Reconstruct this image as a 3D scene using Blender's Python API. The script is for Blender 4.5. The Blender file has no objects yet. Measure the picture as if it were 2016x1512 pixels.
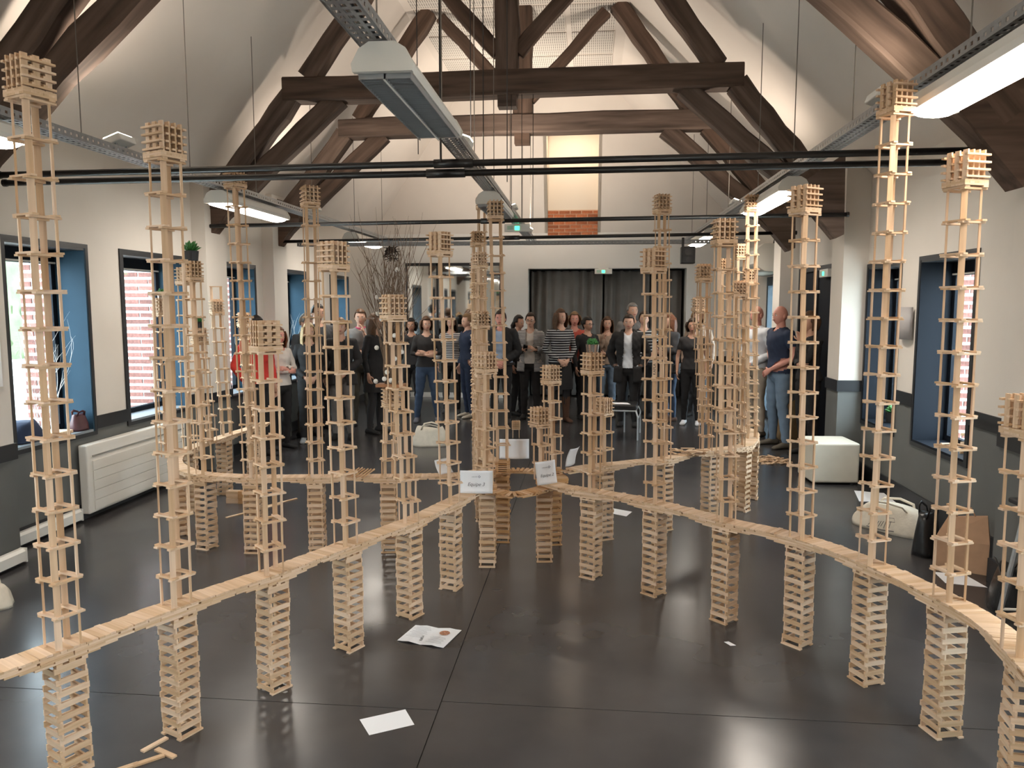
import bpy, math, random
import numpy as np
from mathutils import Vector, Matrix, Euler
R = random.Random(7)
PI = math.pi
SC = bpy.context.scene
COL = SC.collection

# ------------------------------------------------------------------ camera
YAW = 5.6435
cam_data = bpy.data.cameras.new('camera')
cam_data.sensor_fit = 'HORIZONTAL'
cam_data.sensor_width = 36.0
cam_data.lens = 36.0 * 1500.0 / 2016.0
cam_data.clip_start = 0.05
cam_data.clip_end = 200
cam = bpy.data.objects.new('camera', cam_data)
COL.objects.link(cam)
cam.location = (0, 0, 1.86)
cam.rotation_euler = (PI / 2 - 0.102, 0, math.radians(YAW))
SC.camera = cam

# ------------------------------------------------------------------ world, exposure
SC.view_settings.view_transform = 'Standard'
SC.view_settings.look = 'None'
SC.view_settings.gamma = 1
SC.view_settings.exposure = 0.38
SC.view_settings.use_curve_mapping = False
world = bpy.data.worlds.new('overcast_sky')
SC.world = world
world.use_nodes = True
bg = world.node_tree.nodes['Background']
bg.inputs['Color'].default_value = (0.80, 0.91, 1.0, 1)
bg.inputs['Strength'].default_value = 13.0
TUBE = 28.0          # emission of the lit fluorescent diffusers
SPOT_W = 70.0       # warm halogen uplights
sc_c = SC.cycles
sc_c.max_bounces = 6
sc_c.use_adaptive_sampling = True
sc_c.adaptive_threshold = 0.05
sc_c.diffuse_bounces = 3
sc_c.glossy_bounces = 2
sc_c.transmission_bounces = 4
sc_c.transparent_max_bounces = 8
sc_c.caustics_reflective = False
sc_c.caustics_refractive = False
sc_c.sample_clamp_indirect = 6.0

# ------------------------------------------------------------------ materials
def nodes_of(m):
    m.use_nodes = True
    nt = m.node_tree
    return nt, nt.nodes, nt.links, nt.nodes['Principled BSDF']

MATS = {}
def mat(name, col, rough=0.6, metal=0.0, noise=0.0, nscale=8.0, bump=0.0, bscale=60.0, spec=0.5, coat=0.0, randv=0.0, coord='Object'):
    if name in MATS:
        return MATS[name]
    m = bpy.data.materials.new(name)
    nt, N, L, P = nodes_of(m)
    P.inputs['Base Color'].default_value = (*col, 1)
    P.inputs['Roughness'].default_value = rough
    P.inputs['Metallic'].default_value = metal
    P.inputs['Specular IOR Level'].default_value = spec
    if coat: P.inputs['Coat Weight'].default_value = coat
    tc = N.new('ShaderNodeTexCoord')
    if noise or randv:
        mx = N.new('ShaderNodeMix'); mx.data_type = 'RGBA'; mx.blend_type = 'MULTIPLY'
        mx.inputs[0].default_value = 1.0
        mx.inputs['A'].default_value = (*col, 1)
        nz = N.new('ShaderNodeTexNoise'); nz.inputs['Scale'].default_value = nscale; nz.inputs['Detail'].default_value = 4
        L.new(tc.outputs[coord], nz.inputs['Vector'])
        mr = N.new('ShaderNodeMapRange')
        mr.inputs['From Min'].default_value = 0.3; mr.inputs['From Max'].default_value = 0.7
        mr.inputs['To Min'].default_value = 1 - noise; mr.inputs['To Max'].default_value = 1 + noise
        L.new(nz.outputs['Fac'], mr.inputs['Value'])
        last = mr.outputs['Result']
        if randv:
            oi = N.new('ShaderNodeObjectInfo')
            m2 = N.new('ShaderNodeMapRange')
            m2.inputs['To Min'].default_value = 1 - randv; m2.inputs['To Max'].default_value = 1 + randv
            L.new(oi.outputs['Random'], m2.inputs['Value'])
            ml = N.new('ShaderNodeMath'); ml.operation = 'MULTIPLY'
            L.new(last, ml.inputs[0]); L.new(m2.outputs['Result'], ml.inputs[1]); last = ml.outputs[0]
        cb = N.new('ShaderNodeCombineColor')
        for i in range(3): L.new(last, cb.inputs[i])
        L.new(cb.outputs[0], mx.inputs['B'])
        L.new(mx.outputs['Result'], P.inputs['Base Color'])
    if bump:
        nb = N.new('ShaderNodeTexNoise'); nb.inputs['Scale'].default_value = bscale; nb.inputs['Detail'].default_value = 3
        L.new(tc.outputs[coord], nb.inputs['Vector'])
        b = N.new('ShaderNodeBump'); b.inputs['Strength'].default_value = bump; b.inputs['Distance'].default_value = 0.01
        L.new(nb.outputs['Fac'], b.inputs['Height']); L.new(b.outputs['Normal'], P.inputs['Normal'])
    MATS[name] = m
    return m

def emat(name, col, strength):
    if name in MATS: return MATS[name]
    m = bpy.data.materials.new(name)
    nt, N, L, P = nodes_of(m)
    P.inputs['Base Color'].default_value = (*col, 1)
    P.inputs['Emission Color'].default_value = (*col, 1)
    P.inputs['Emission Strength'].default_value = strength
    MATS[name] = m
    return m

def wood_mat(name, c1, c2, randv=0.16, gscale=(3, 60, 60), rough=0.62, bump=0.15):
    """plank wood: grain along the local x axis, tone changes from piece to piece"""
    m = bpy.data.materials.new(name)
    nt, N, L, P = nodes_of(m)
    P.inputs['Roughness'].default_value = rough
    P.inputs['Specular IOR Level'].default_value = 0.3
    tc = N.new('ShaderNodeTexCoord'); oi = N.new('ShaderNodeObjectInfo')
    mp = N.new('ShaderNodeMapping'); mp.inputs['Scale'].default_value = gscale
    cx = N.new('ShaderNodeCombineXYZ')
    mm = N.new('ShaderNodeMath'); mm.operation = 'MULTIPLY'; mm.inputs[1].default_value = 40
    L.new(oi.outputs['Random'], mm.inputs[0]); L.new(mm.outputs[0], cx.inputs[0]); L.new(mm.outputs[0], cx.inputs[1])
    L.new(tc.outputs['Object'], mp.inputs['Vector'])
    add = N.new('ShaderNodeVectorMath'); L.new(mp.outputs[0], add.inputs[0]); L.new(cx.outputs[0], add.inputs[1])
    nz = N.new('ShaderNodeTexNoise'); nz.inputs['Scale'].default_value = 1.0; nz.inputs['Detail'].default_value = 3
    L.new(add.outputs[0], nz.inputs['Vector'])
    ramp = N.new('ShaderNodeValToRGB')
    ramp.color_ramp.elements[0].position = 0.3; ramp.color_ramp.elements[0].color = (*c1, 1)
    ramp.color_ramp.elements[1].position = 0.7; ramp.color_ramp.elements[1].color = (*c2, 1)
    L.new(nz.outputs['Fac'], ramp.inputs['Fac'])
    hv = N.new('ShaderNodeHueSaturation')
    mr = N.new('ShaderNodeMapRange'); mr.inputs['To Min'].default_value = 1 - randv; mr.inputs['To Max'].default_value = 1 + randv * 0.7
    L.new(oi.outputs['Random'], mr.inputs['Value']); L.new(mr.outputs[0], hv.inputs['Value'])
    ms = N.new('ShaderNodeMapRange'); ms.inputs['To Min'].default_value = 1.12; ms.inputs['To Max'].default_value = 0.86
    L.new(oi.outputs['Random'], ms.inputs['Value']); L.new(ms.outputs[0], hv.inputs['Saturation'])
    L.new(ramp.outputs[0], hv.inputs['Color']); L.new(hv.outputs[0], P.inputs['Base Color'])
    if bump:
        b = N.new('ShaderNodeBump'); b.inputs['Strength'].default_value = bump; b.inputs['Distance'].default_value = 0.002
        L.new(nz.outputs['Fac'], b.inputs['Height']); L.new(b.outputs['Normal'], P.inputs['Normal'])
    MATS[name] = m
    return m

def stripe_mat(name, ca, cb, period=0.04, duty=0.5, rough=0.8):
    m = bpy.data.materials.new(name)
    nt, N, L, P = nodes_of(m)
    P.inputs['Roughness'].default_value = rough
    tc = N.new('ShaderNodeTexCoord'); sx = N.new('ShaderNodeSeparateXYZ'); L.new(tc.outputs['Object'], sx.inputs[0])
    d = N.new('ShaderNodeMath'); d.operation = 'DIVIDE'; d.inputs[1].default_value = period; L.new(sx.outputs['Z'], d.inputs[0])
    f = N.new('ShaderNodeMath'); f.operation = 'FRACT'; L.new(d.outputs[0], f.inputs[0])
    g = N.new('ShaderNodeMath'); g.operation = 'GREATER_THAN'; g.inputs[1].default_value = duty; L.new(f.outputs[0], g.inputs[0])
    mx = N.new('ShaderNodeMix'); mx.data_type = 'RGBA'; mx.inputs['A'].default_value = (*ca, 1); mx.inputs['B'].default_value = (*cb, 1)
    L.new(g.outputs[0], mx.inputs[0]); L.new(mx.outputs['Result'], P.inputs['Base Color'])
    MATS[name] = m
    return m

def glass_mat():
    m = bpy.data.materials.new('window_glass')
    m.use_nodes = True
    N, L = m.node_tree.nodes, m.node_tree.links
    N.clear()
    out = N.new('ShaderNodeOutputMaterial'); mix = N.new('ShaderNodeMixShader')
    tr = N.new('ShaderNodeBsdfTransparent'); gl = N.new('ShaderNodeBsdfGlossy'); gl.inputs['Roughness'].default_value = 0.02
    tr.inputs['Color'].default_value = (0.93, 0.97, 0.97, 1)
    fr = N.new('ShaderNodeLayerWeight'); fr.inputs['Blend'].default_value = 0.12
    mu = N.new('ShaderNodeMath'); mu.operation = 'MULTIPLY'; mu.inputs[1].default_value = 0.35
    L.new(fr.outputs['Facing'], mu.inputs[0]); L.new(mu.outputs[0], mix.inputs[0]); L.new(tr.outputs[0], mix.inputs[1]); L.new(gl.outputs[0], mix.inputs[2])
    L.new(mix.outputs[0], out.inputs['Surface'])
    MATS['glass'] = m
    return m

def floor_mat():
    m = bpy.data.materials.new('polished_dark_concrete')
    nt, N, L, P = nodes_of(m)
    tc = N.new('ShaderNodeTexCoord')
    n1 = N.new('ShaderNodeTexNoise'); n1.inputs['Scale'].default_value = 0.8; n1.inputs['Detail'].default_value = 5; n1.inputs['Roughness'].default_value = 0.5
    n2 = N.new('ShaderNodeTexNoise'); n2.inputs['Scale'].default_value = 2.5; n2.inputs['Detail'].default_value = 3
    for n in (n1, n2): L.new(tc.outputs['Object'], n.inputs['Vector'])
    r = N.new('ShaderNodeValToRGB')
    r.color_ramp.elements[0].position = 0.32; r.color_ramp.elements[0].color = (0.036, 0.036, 0.039, 1)
    r.color_ramp.elements[1].position = 0.72; r.color_ramp.elements[1].color = (0.066, 0.063, 0.064, 1)
    L.new(n1.outputs['Fac'], r.inputs['Fac'])
    mx = N.new('ShaderNodeMix'); mx.data_type = 'RGBA'; mx.blend_type = 'SOFT_LIGHT'; mx.inputs[0].default_value = 0.25
    L.new(r.outputs[0], mx.inputs['A']); L.new(n2.outputs['Fac'], mx.inputs['B'])
    L.new(mx.outputs['Result'], P.inputs['Base Color'])
    mr = N.new('ShaderNodeMapRange'); mr.inputs['From Min'].default_value = 0.3; mr.inputs['From Max'].default_value = 0.7
    mr.inputs['To Min'].default_value = 0.215; mr.inputs['To Max'].default_value = 0.262
    L.new(n2.outputs['Fac'], mr.inputs['Value']); L.new(mr.outputs[0], P.inputs['Roughness'])
    b = N.new('ShaderNodeBump'); b.inputs['Strength'].default_value = 0.05; b.inputs['Distance'].default_value = 0.02
    n3 = N.new('ShaderNodeTexNoise'); n3.inputs['Scale'].default_value = 3.0; n3.inputs['Detail'].default_value = 2
    L.new(tc.outputs['Object'], n3.inputs['Vector'])
    L.new(n3.outputs['Fac'], b.inputs['Height']); L.new(b.outputs['Normal'], P.inputs['Normal'])
    MATS['floor'] = m
    return m

def slotted_mat():
    """white acoustic plasterboard: rows of short slots"""
    m = bpy.data.materials.new('slotted_plasterboard')
    nt, N, L, P = nodes_of(m)
    P.inputs['Roughness'].default_value = 0.8
    tc = N.new('ShaderNodeTexCoord'); sx = N.new('ShaderNodeSeparateXYZ'); L.new(tc.outputs['Object'], sx.inputs[0])
    def band(out, period, duty):
        d = N.new('ShaderNodeMath'); d.operation = 'DIVIDE'; d.inputs[1].default_value = period; L.new(out, d.inputs[0])
        f = N.new('ShaderNodeMath'); f.operation = 'FRACT'; L.new(d.outputs[0], f.inputs[0])
        g = N.new('ShaderNodeMath'); g.operation = 'LESS_THAN'; g.inputs[1].default_value = duty; L.new(f.outputs[0], g.inputs[0])
        return g.outputs[0]
    a = band(sx.outputs['X'], 0.03, 0.33); c = band(sx.outputs['Y'], 0.11, 0.78)
    ml = N.new('ShaderNodeMath'); ml.operation = 'MULTIPLY'; L.new(a, ml.inputs[0]); L.new(c, ml.inputs[1])
    mx = N.new('ShaderNodeMix'); mx.data_type = 'RGBA'
    mx.inputs['A'].default_value = (0.72, 0.68, 0.63, 1); mx.inputs['B'].default_value = (0.25, 0.23, 0.21, 1)
    L.new(ml.outputs[0], mx.inputs[0]); L.new(mx.outputs['Result'], P.inputs['Base Color'])
    MATS['slotted'] = m
    return m

M_PLANK = wood_mat('pine_plank', (0.60, 0.40, 0.25), (0.755, 0.54, 0.36), 0.14)
M_PLANKD = wood_mat('warm_pine_plank', (0.52, 0.29, 0.14), (0.66, 0.42, 0.23), 0.15)
M_BEAM = wood_mat('old_oak_beam', (0.062, 0.041, 0.032), (0.165, 0.112, 0.086), 0.12, (1.2, 14, 14), 0.75, 0.5)
M_WALL = mat('cream_wall_paint', (0.70, 0.655, 0.60), 0.85, noise=0.03, nscale=2, bump=0.05)
M_CEIL = mat('ceiling_plaster', (0.76, 0.70, 0.645), 0.9, noise=0.03, nscale=1.5)
M_FARW = mat('far_wall_paint', (0.76, 0.745, 0.72), 0.88, noise=0.03, nscale=1.5)
M_DADO = mat('grey_dado_paint', (0.125, 0.130, 0.125), 0.7, noise=0.06, nscale=3)
M_TRIM = mat('black_trim', (0.018, 0.020, 0.024), 0.45)
M_JAMB = mat('blue_black_jamb', (0.022, 0.050, 0.078), 0.6, spec=0.12, noise=0.08, nscale=3)
M_JAMB2 = mat('navy_jamb', (0.009, 0.012, 0.018), 0.6, spec=0.12)
M_WHITE = mat('white_enamel', (0.80, 0.78, 0.73), 0.35)
M_PLAST = mat('white_plastic', (0.78, 0.76, 0.72), 0.4)
M_STEEL = mat('galvanised_steel', (0.36, 0.38, 0.40), 0.38, metal=0.7, noise=0.12, nscale=30)
M_PIPE = mat('black_pipe_paint', (0.012, 0.012, 0.013), 0.35)
M_WIRE = mat('steel_wire', (0.22, 0.20, 0.18), 0.4, metal=0.6)
M_GLASS = glass_mat()
M_FLOOR = floor_mat()
M_SLOT = slotted_mat()
M_LIT = emat('lit_diffuser', (1.0, 0.91, 0.80), TUBE)
M_HALO = emat('halogen_glow', (1.0, 0.86, 0.66), 30.0)
M_GREEN = emat('exit_green', (0.05, 0.9, 0.35), 3.0)
M_LOUV = mat('grey_louvre', (0.42, 0.43, 0.44), 0.35, metal=0.4)
M_BRICK = mat('red_brick', (0.20, 0.085, 0.07), 0.9, noise=0.25, nscale=40, randv=0.35, bump=0.4)
M_BRICKO = mat('orange_brick', (0.40, 0.13, 0.055), 0.9, noise=0.25, nscale=30, randv=0.3, bump=0.4)
M_MORTAR = mat('lime_mortar', (0.80, 0.78, 0.75), 0.95)
M_CURT = mat('grey_curtain', (0.20, 0.19, 0.18), 0.9, noise=0.1, nscale=4)
M_PAPER = mat('white_paper', (0.84, 0.85, 0.88), 0.7)
M_INK = mat('black_ink', (0.03, 0.03, 0.035), 0.7)
M_GREYINK = mat('grey_ink', (0.45, 0.45, 0.48), 0.8)
M_BROWNINK = mat('brown_print', (0.42, 0.20, 0.12), 0.8, noise=0.5, nscale=120)
M_CANVAS = mat('natural_canvas', (0.66, 0.60, 0.50), 0.9, noise=0.06, nscale=20, bump=0.2)
M_LEATHER = mat('black_leather', (0.015, 0.016, 0.018), 0.3, noise=0.1, bump=0.2)
M_KRAFT = mat('kraft_paper', (0.42, 0.25, 0.15), 0.8, noise=0.08, nscale=12)
M_LEATHW = mat('cream_leatherette', (0.72, 0.68, 0.58), 0.45, noise=0.03)
M_BURL = mat('brown_sackcloth', (0.27, 0.17, 0.08), 0.9, noise=0.15, nscale=14, bump=0.4)
M_LEAF = mat('succulent_leaf', (0.045, 0.20, 0.045), 0.5, noise=0.2, nscale=40)
M_POTB = mat('black_pot', (0.02, 0.02, 0.022), 0.5)
M_POTC = mat('copper_pot', (0.92, 0.80, 0.74), 0.12, metal=1.0)
M_TWIG = mat('dried_twig', (0.20, 0.14, 0.10), 0.85, noise=0.2, nscale=20)
M_TWIGW = mat('whitewashed_twig', (0.62, 0.60, 0.58), 0.8)
M_COTTON = mat('white_cotton_ball', (0.85, 0.84, 0.80), 0.9)
M_BOARD = mat('orange_wood_board', (0.36, 0.16, 0.07), 0.6, noise=0.15, nscale=15)
M_MIRROR = mat('mirror_glass', (0.75, 0.78, 0.78), 0.03, metal=1.0)
M_DBLUE = mat('dark_navy_paint', (0.03, 0.05, 0.07), 0.5)
M_AC = mat('cream_plastic', (0.64, 0.62, 0.56), 0.5)

# ------------------------------------------------------------------ mesh helpers
class MB:
    def __init__(self):
        self.v = []; self.f = []; self.m = []
    def add(self, verts, faces, mi=0):
        o = len(self.v)
        self.v.extend([tuple(p) for p in verts])
        for f in faces:
            self.f.append(tuple(i + o for i in f)); self.m.append(mi)
    def box(self, x0, x1, y0, y1, z0, z1, mi=0):
        vs = [(x0, y0, z0), (x1, y0, z0), (x1, y1, z0), (x0, y1, z0), (x0, y0, z1), (x1, y0, z1), (x1, y1, z1), (x0, y1, z1)]
        self.add(vs, [(0, 3, 2, 1), (4, 5, 6, 7), (0, 1, 5, 4), (1, 2, 6, 5), (2, 3, 7, 6), (3, 0, 4, 7)], mi)
        return self
    def obox(self, c, size, rot=(0, 0, 0), mi=0):
        e = Euler(rot).to_matrix(); c = Vector(c); hx, hy, hz = [s / 2 for s in size]
        vs = [c + e @ Vector(p) for p in ((-hx, -hy, -hz), (hx, -hy, -hz), (hx, hy, -hz), (-hx, hy, -hz), (-hx, -hy, hz), (hx, -hy, hz), (hx, hy, hz), (-hx, hy, hz))]
        self.add(vs, [(0, 3, 2, 1), (4, 5, 6, 7), (0, 1, 5, 4), (1, 2, 6, 5), (2, 3, 7, 6), (3, 0, 4, 7)], mi)
        return self
    def tube(self, pts, rad, n=8, mi=0, cap=True, up=None, flat=1.0):
        pts = [Vector(p) for p in pts]
        if not isinstance(rad, (list, tuple)): rad = [rad] * len(pts)
        rings = []; u = None
        for i, p in enumerate(pts):
            t = (pts[min(i + 1, len(pts) - 1)] - pts[max(i - 1, 0)])
            t = t.normalized() if t.length > 1e-9 else Vector((0, 0, 1))
            if u is None:
                u = Vector(up) if up else (Vector((1, 0, 0)) if abs(t.x) < 0.8 else Vector((0, 1, 0)))
            u = (u - t * u.dot(t)).normalized(); w = t.cross(u)
            rings.append([p + (u * math.cos(a) + w * math.sin(a) * flat) * rad[i] for a in [2 * PI * k / n for k in range(n)]])
        self.loft(rings, mi, cap)
        return self
    def loft(self, rings, mi=0, cap=True, closed=True):
        n = len(rings[0]); vs = [p for r in rings for p in r]; fs = []
        for i in range(len(rings) - 1):
            for k in range(n if closed else n - 1):
                a, b = i * n + k, i * n + (k + 1) % n
                fs.append((a, b, b + n, a + n))
        if cap and closed:
            fs.append(tuple(reversed(range(n)))); fs.append(tuple(range((len(rings) - 1) * n, len(rings) * n)))
        self.add(vs, fs, mi)
        return self
    def sphere(self, c, r, n=12, m=8, mi=0, rot=None):
        if not isinstance(r, (list, tuple)): r = (r, r, r)
        c = Vector(c); vs = [Vector((0, 0, -1))]
        for j in range(1, m):
            ph = -PI / 2 + PI * j / m
            for k in range(n):
                a = 2 * PI * k / n
                vs.append(Vector((math.cos(ph) * math.cos(a), math.cos(ph) * math.sin(a), math.sin(ph))))
        vs.append(Vector((0, 0, 1)))
        e = Euler(rot).to_matrix() if rot else Matrix.Identity(3)
        vs = [c + e @ Vector((v.x * r[0], v.y * r[1], v.z * r[2])) for v in vs]
        fs = [(0, 1 + (k + 1) % n, 1 + k) for k in range(n)]
        for j in range(m - 2):
            for k in range(n):
                a, b = 1 + j * n + k, 1 + j * n + (k + 1) % n
                fs.append((a, b, b + n, a + n))
        t = len(vs) - 1; o = 1 + (m - 2) * n
        fs += [(o + k, o + (k + 1) % n, t) for k in range(n)]
        self.add(vs, fs, mi)
        return self
    def prism(self, poly, y0, y1, mi=0):
        """polygon in x,z extruded along y"""
        n = len(poly)
        vs = [(x, y0, z) for x, z in poly] + [(x, y1, z) for x, z in poly]
        self.add(vs, [tuple(range(n)), tuple(reversed(range(n, 2 * n)))] + [(i, i + n, (i + 1) % n + n, (i + 1) % n) for i in range(n)], mi)
        return self
    def mesh(self, name, mats, smooth=False):
        me = bpy.data.meshes.new(name)
        me.from_pydata(self.v, [], self.f)
        for m in (mats if isinstance(mats, (list, tuple)) else [mats]): me.materials.append(m)
        if len(me.materials) > 1: me.polygons.foreach_set('material_index', self.m)
        if smooth: me.shade_smooth()
        me.update()
        return me
    def build(self, name, mats, parent=None, smooth=False, loc=None, rot=None):
        o = bpy.data.objects.new(name, self.mesh(name, mats, smooth))
        COL.objects.link(o)
        if parent: o.parent = parent
        if loc: o.location = loc
        if rot: o.rotation_euler = rot
        return o

def bevel(o, w, seg=2):
    b = o.modifiers.new('bevel', 'BEVEL'); b.width = w; b.segments = seg; b.limit_method = 'ANGLE'
    return o
def empty(name, loc=(0, 0, 0), rz=0, rot=None):
    o = bpy.data.objects.new(name, None); COL.objects.link(o)
    o.empty_display_size = 0.05
    o.location = loc; o.rotation_euler = rot or (0, 0, rz)
    return o
def tag(o, label, cat, group=None):
    o['label'] = label; o['category'] = cat
    if group: o['group'] = group
    return o
def struct(o):
    o['kind'] = 'structure'; return o
def stuff(o):
    o['kind'] = 'stuff'; return o
def inst(name, me, parent, loc, rot=(0, 0, 0)):
    o = bpy.data.objects.new(name, me); COL.objects.link(o)
    o.parent = parent; o.location = loc; o.rotation_euler = rot
    return o

# ================================================================== THE ROOM
XL, XR, YB, YF = -4.38, 3.0, -4.0, 15.3
EAVE, FLAT = 3.25, 5.7
FXL, FXR = -2.42, 0.50
WT = 0.34

# floor: four slabs with open saw-cut joints over a dark bed
fl = struct(MB().box(XL - 0.4, XR + 0.4, YB - 0.2, YF + 1.0, -0.12, -0.012).build('floor', M_TRIM))
for (a, b, c, d) in ((XL - .4, -0.672, YB - .2, 3.30), (-0.668, XR + .4, YB - .2, 3.38), (XL - .4, -0.672, 3.305, YF + 1.0), (-0.668, XR + .4, 3.385, YF + 1.0)):
    MB().box(a, b, c, d, -0.012, 0).build('slab', M_FLOOR, fl)

def wall_piece(mb, x0, x1, y0, y1, z0, z1, split, dado=1, paint=0):
    if z0 < split < z1:
        mb.box(x0, x1, y0, y1, z0, split, dado); mb.box(x0, x1, y0, y1, split, z1, paint)
    else:
        mb.box(x0, x1, y0, y1, z0, z1, dado if z1 <= split else paint)

def side_wall(name, xin, sgn, openings, split):
    mb = MB(); xo = xin + sgn * WT; x0, x1 = min(xin, xo), max(xin, xo)
    y = YB
    for (a, b, z0, z1) in openings:
        wall_piece(mb, x0, x1, y, a, 0, EAVE + .25, split)
        if z0 > 0: wall_piece(mb, x0, x1, a, b, 0, z0, split)
        wall_piece(mb, x0, x1, a, b, z1, EAVE + .25, split)
        y = b
    wall_piece(mb, x0, x1, y, YF + .3, 0, EAVE + .25, split)
    return struct(mb.build(name, [M_WALL, M_DADO]))
LW = [(-2.2, -1.2, .75, 2.36), (-0.6, 0.5, .75, 2.36), (2.2, 3.3, .75, 2.36), (5.38, 6.33, .75, 2.36), (6.86, 7.95, .75, 2.36), (8.8, 9.75, .75, 2.36), (10.65, 11.6, .75, 2.36), (12.75, 13.7, .75, 2.36)]
RW = [(-2.2, -1.2, .62, 2.27), (-0.2, 0.9, .62, 2.27), (2.0, 3.0, .62, 2.27), (6.28, 7.28, .62, 2.27), (7.74, 8.58, .62, 2.27), (9.6, 11.3, 0, 2.38), (11.8, 13.3, 0, 2.34)]
side_wall('wall_left', XL, -1, LW, 0.82)
side_wall('wall_right', XR, 1, RW, 0.98)
# far wall with curtained opening
mb = MB()
OX0, OX1, OZ = -1.19, 1.92, 2.60
wall_piece(mb, XL, OX0, YF, YF + .3, 0, FLAT + .1, 0.82)
wall_piece(mb, OX1, XR, YF, YF + .3, 0, FLAT + .1, 0.82)
mb.box(OX0, OX1, YF, YF + .3, OZ, FLAT + .1, 0)
mb.box(OX0 - .1, OX1 + .1, YF + .75, YF + .85, 0, OZ + .1, 1)
mb.box(OX0 - .3, OX0, YF + .3, YF + .85, 0, OZ + .1, 1); mb.box(OX1, OX1 + .3, YF + .3, YF + .85, 0, OZ + .1, 1)
mb.box(OX0 - .3, OX1 + .3, YF + .3, YF + .85, OZ, OZ + .1, 1)
struct(mb.build('wall_back', [M_FARW, M_DADO]))
mb = MB(); wall_piece(mb, XL - .4, XR + .4, YB - .3, YB, 0, FLAT + .1, 0.82)
struct(mb.build('wall_front', [M_WALL, M_DADO]))
# ceiling: two slopes, flat ridge strip and a hip at the far end
HY = 14.3
mb = MB()
YE = YF + 0.02
th = 0.06
def quad_slab(mb, pts, n, mi=0):
    n = Vector(n).normalized() * th
    vs = [Vector(p) for p in pts] + [Vector(p) + n for p in pts]
    k = len(pts)
    mb.add(vs, [tuple(range(k)), tuple(reversed(range(k, 2 * k)))] + [(i, (i + 1) % k, (i + 1) % k + k, i + k) for i in range(k)], mi)
quad_slab(mb, [(XL, YB, EAVE), (XL, YE, EAVE), (FXL, HY, FLAT), (FXL, YB, FLAT)], (-1, 0, 1))
quad_slab(mb, [(XR, YB, EAVE), (FXR, YB, FLAT), (FXR, HY, FLAT), (XR, YE, EAVE)], (1, 0, 1))
quad_slab(mb, [(FXL, YB, FLAT), (FXL, HY, FLAT), (FXR, HY, FLAT), (FXR, YB, FLAT)], (0, 0, 1))
def hipy(z): return YE - (z - EAVE) / (FLAT - EAVE) * (YE - HY)
NX0, NX1, NZ = -.80, .18, 5.22
quad_slab(mb, [(XL, YE, EAVE), (NX0, YE, EAVE), (NX0, HY, FLAT), (FXL, HY, FLAT)], (0, 1, 1))
quad_slab(mb, [(NX1, YE, EAVE), (XR, YE, EAVE), (FXR, HY, FLAT), (NX1, HY, FLAT)], (0, 1, 1))
quad_slab(mb, [(NX0, hipy(NZ), NZ), (NX1, hipy(NZ), NZ), (NX1, HY, FLAT), (NX0, HY, FLAT)], (0, 1, 1))
ceil = struct(mb.build('ceiling', M_CEIL))
for iy in range(11):
    for ix in range(4):
        x0 = FXL + .12 + ix * .68; y0 = 3.2 + iy * 1.0
        MB().box(0, .60, 0, .92, -0.012, 0).build('acoustic_panel', M_SLOT, ceil, loc=(x0, y0, FLAT - .001))

# pilasters carrying the trusses
def pilaster(name, x0, x1, y0, y1, split):
    mb = MB(); wall_piece(mb, x0, x1, y0, y1, 0, EAVE + .1, split)
    return struct(mb.build(name, [M_WALL, M_DADO]))
pilaster('wall_left_pier_1', XL, -4.09, 4.50, 5.02, 0.82)
pilaster('wall_left_pier_2', XL, -4.22, 8.18, 8.66, 0.82)
pilaster('wall_left_pier_3', XL, -4.22, 10.02, 10.48, 0.82)
pilaster('wall_right_pier_1', 2.74, XR, 4.75, 5.30, 0.98)
pilaster('wall_right_pier_2', 2.74, XR, 8.62, 9.02, 0.98)
pilaster('wall_right_pier_3', 2.74, XR, 11.35, 11.75, 0.98)

# trims: black band above the dado, black skirting
k = 1
def trim(x0, x1, y0, y1, z0, z1, m=M_TRIM):
    global k
    o = struct(MB().box(x0, x1, y0, y1, z0, z1).build('trim_%d' % k, m)); k += 1
    return o
for a, b in ((YB, -2.2), (-1.2, -.6), (.5, 2.2), (3.3, 4.5), (5.02, 5.36), (6.36, 6.83), (7.98, 8.18), (8.66, 8.77), (9.78, 10.02), (10.48, 10.62), (11.63, 12.72), (13.73, YF)):
    trim(XL, XL + .015, a, b, .765, .88)
for a, b in ((YB, -2.2), (-1.2, -.2), (.9, 2.0), (3.0, 4.75), (5.3, 6.25), (7.31, 7.71), (9.02, 9.57), (11.33, 11.35), (11.75, 11.78), (13.33, YF)):
    trim(XR - .015, XR, a, b, .93, 1.05)
trim(XL, -4.075, 4.485, 5.035, .765, .88); trim(XL, -4.205, 8.165, 8.675, .765, .88); trim(XL, -4.205, 10.005, 10.495, .765, .88)
trim(2.725, XR, 4.735, 5.315, .93, 1.05); trim(2.725, XR, 8.605, 9.035, .93, 1.05); trim(2.725, XR, 11.335, 11.765, .93, 1.05)
trim(XL, OX0, YF - .015, YF, .765, .88); trim(OX1, XR, YF - .015, YF, .765, .88)
n = 1
def base(nm, x0, x1, y0, y1, z1=.14, m=M_TRIM):
    return struct(MB().box(x0, x1, y0, y1, 0, z1).build(nm, m))
base('baseboard_left', XL, XL + .015, YB, YF)
base('baseboard_right_1', XR - .02, XR, YB, 9.6, .16); base('baseboard_right_2', XR - .02, XR, 13.3, YF, .16)
base('baseboard_right_3', 2.72, XR - .02, 4.73, 5.32, .16); base('baseboard_right_4', 2.72, XR - .02, 8.6, 9.04, .16)
base('baseboard_left_2', XL + .015, -4.07, 4.48, 5.04, .03)
base('baseboard_back', XL, OX0, YF - .02, YF, .10, M_WHITE)

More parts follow.
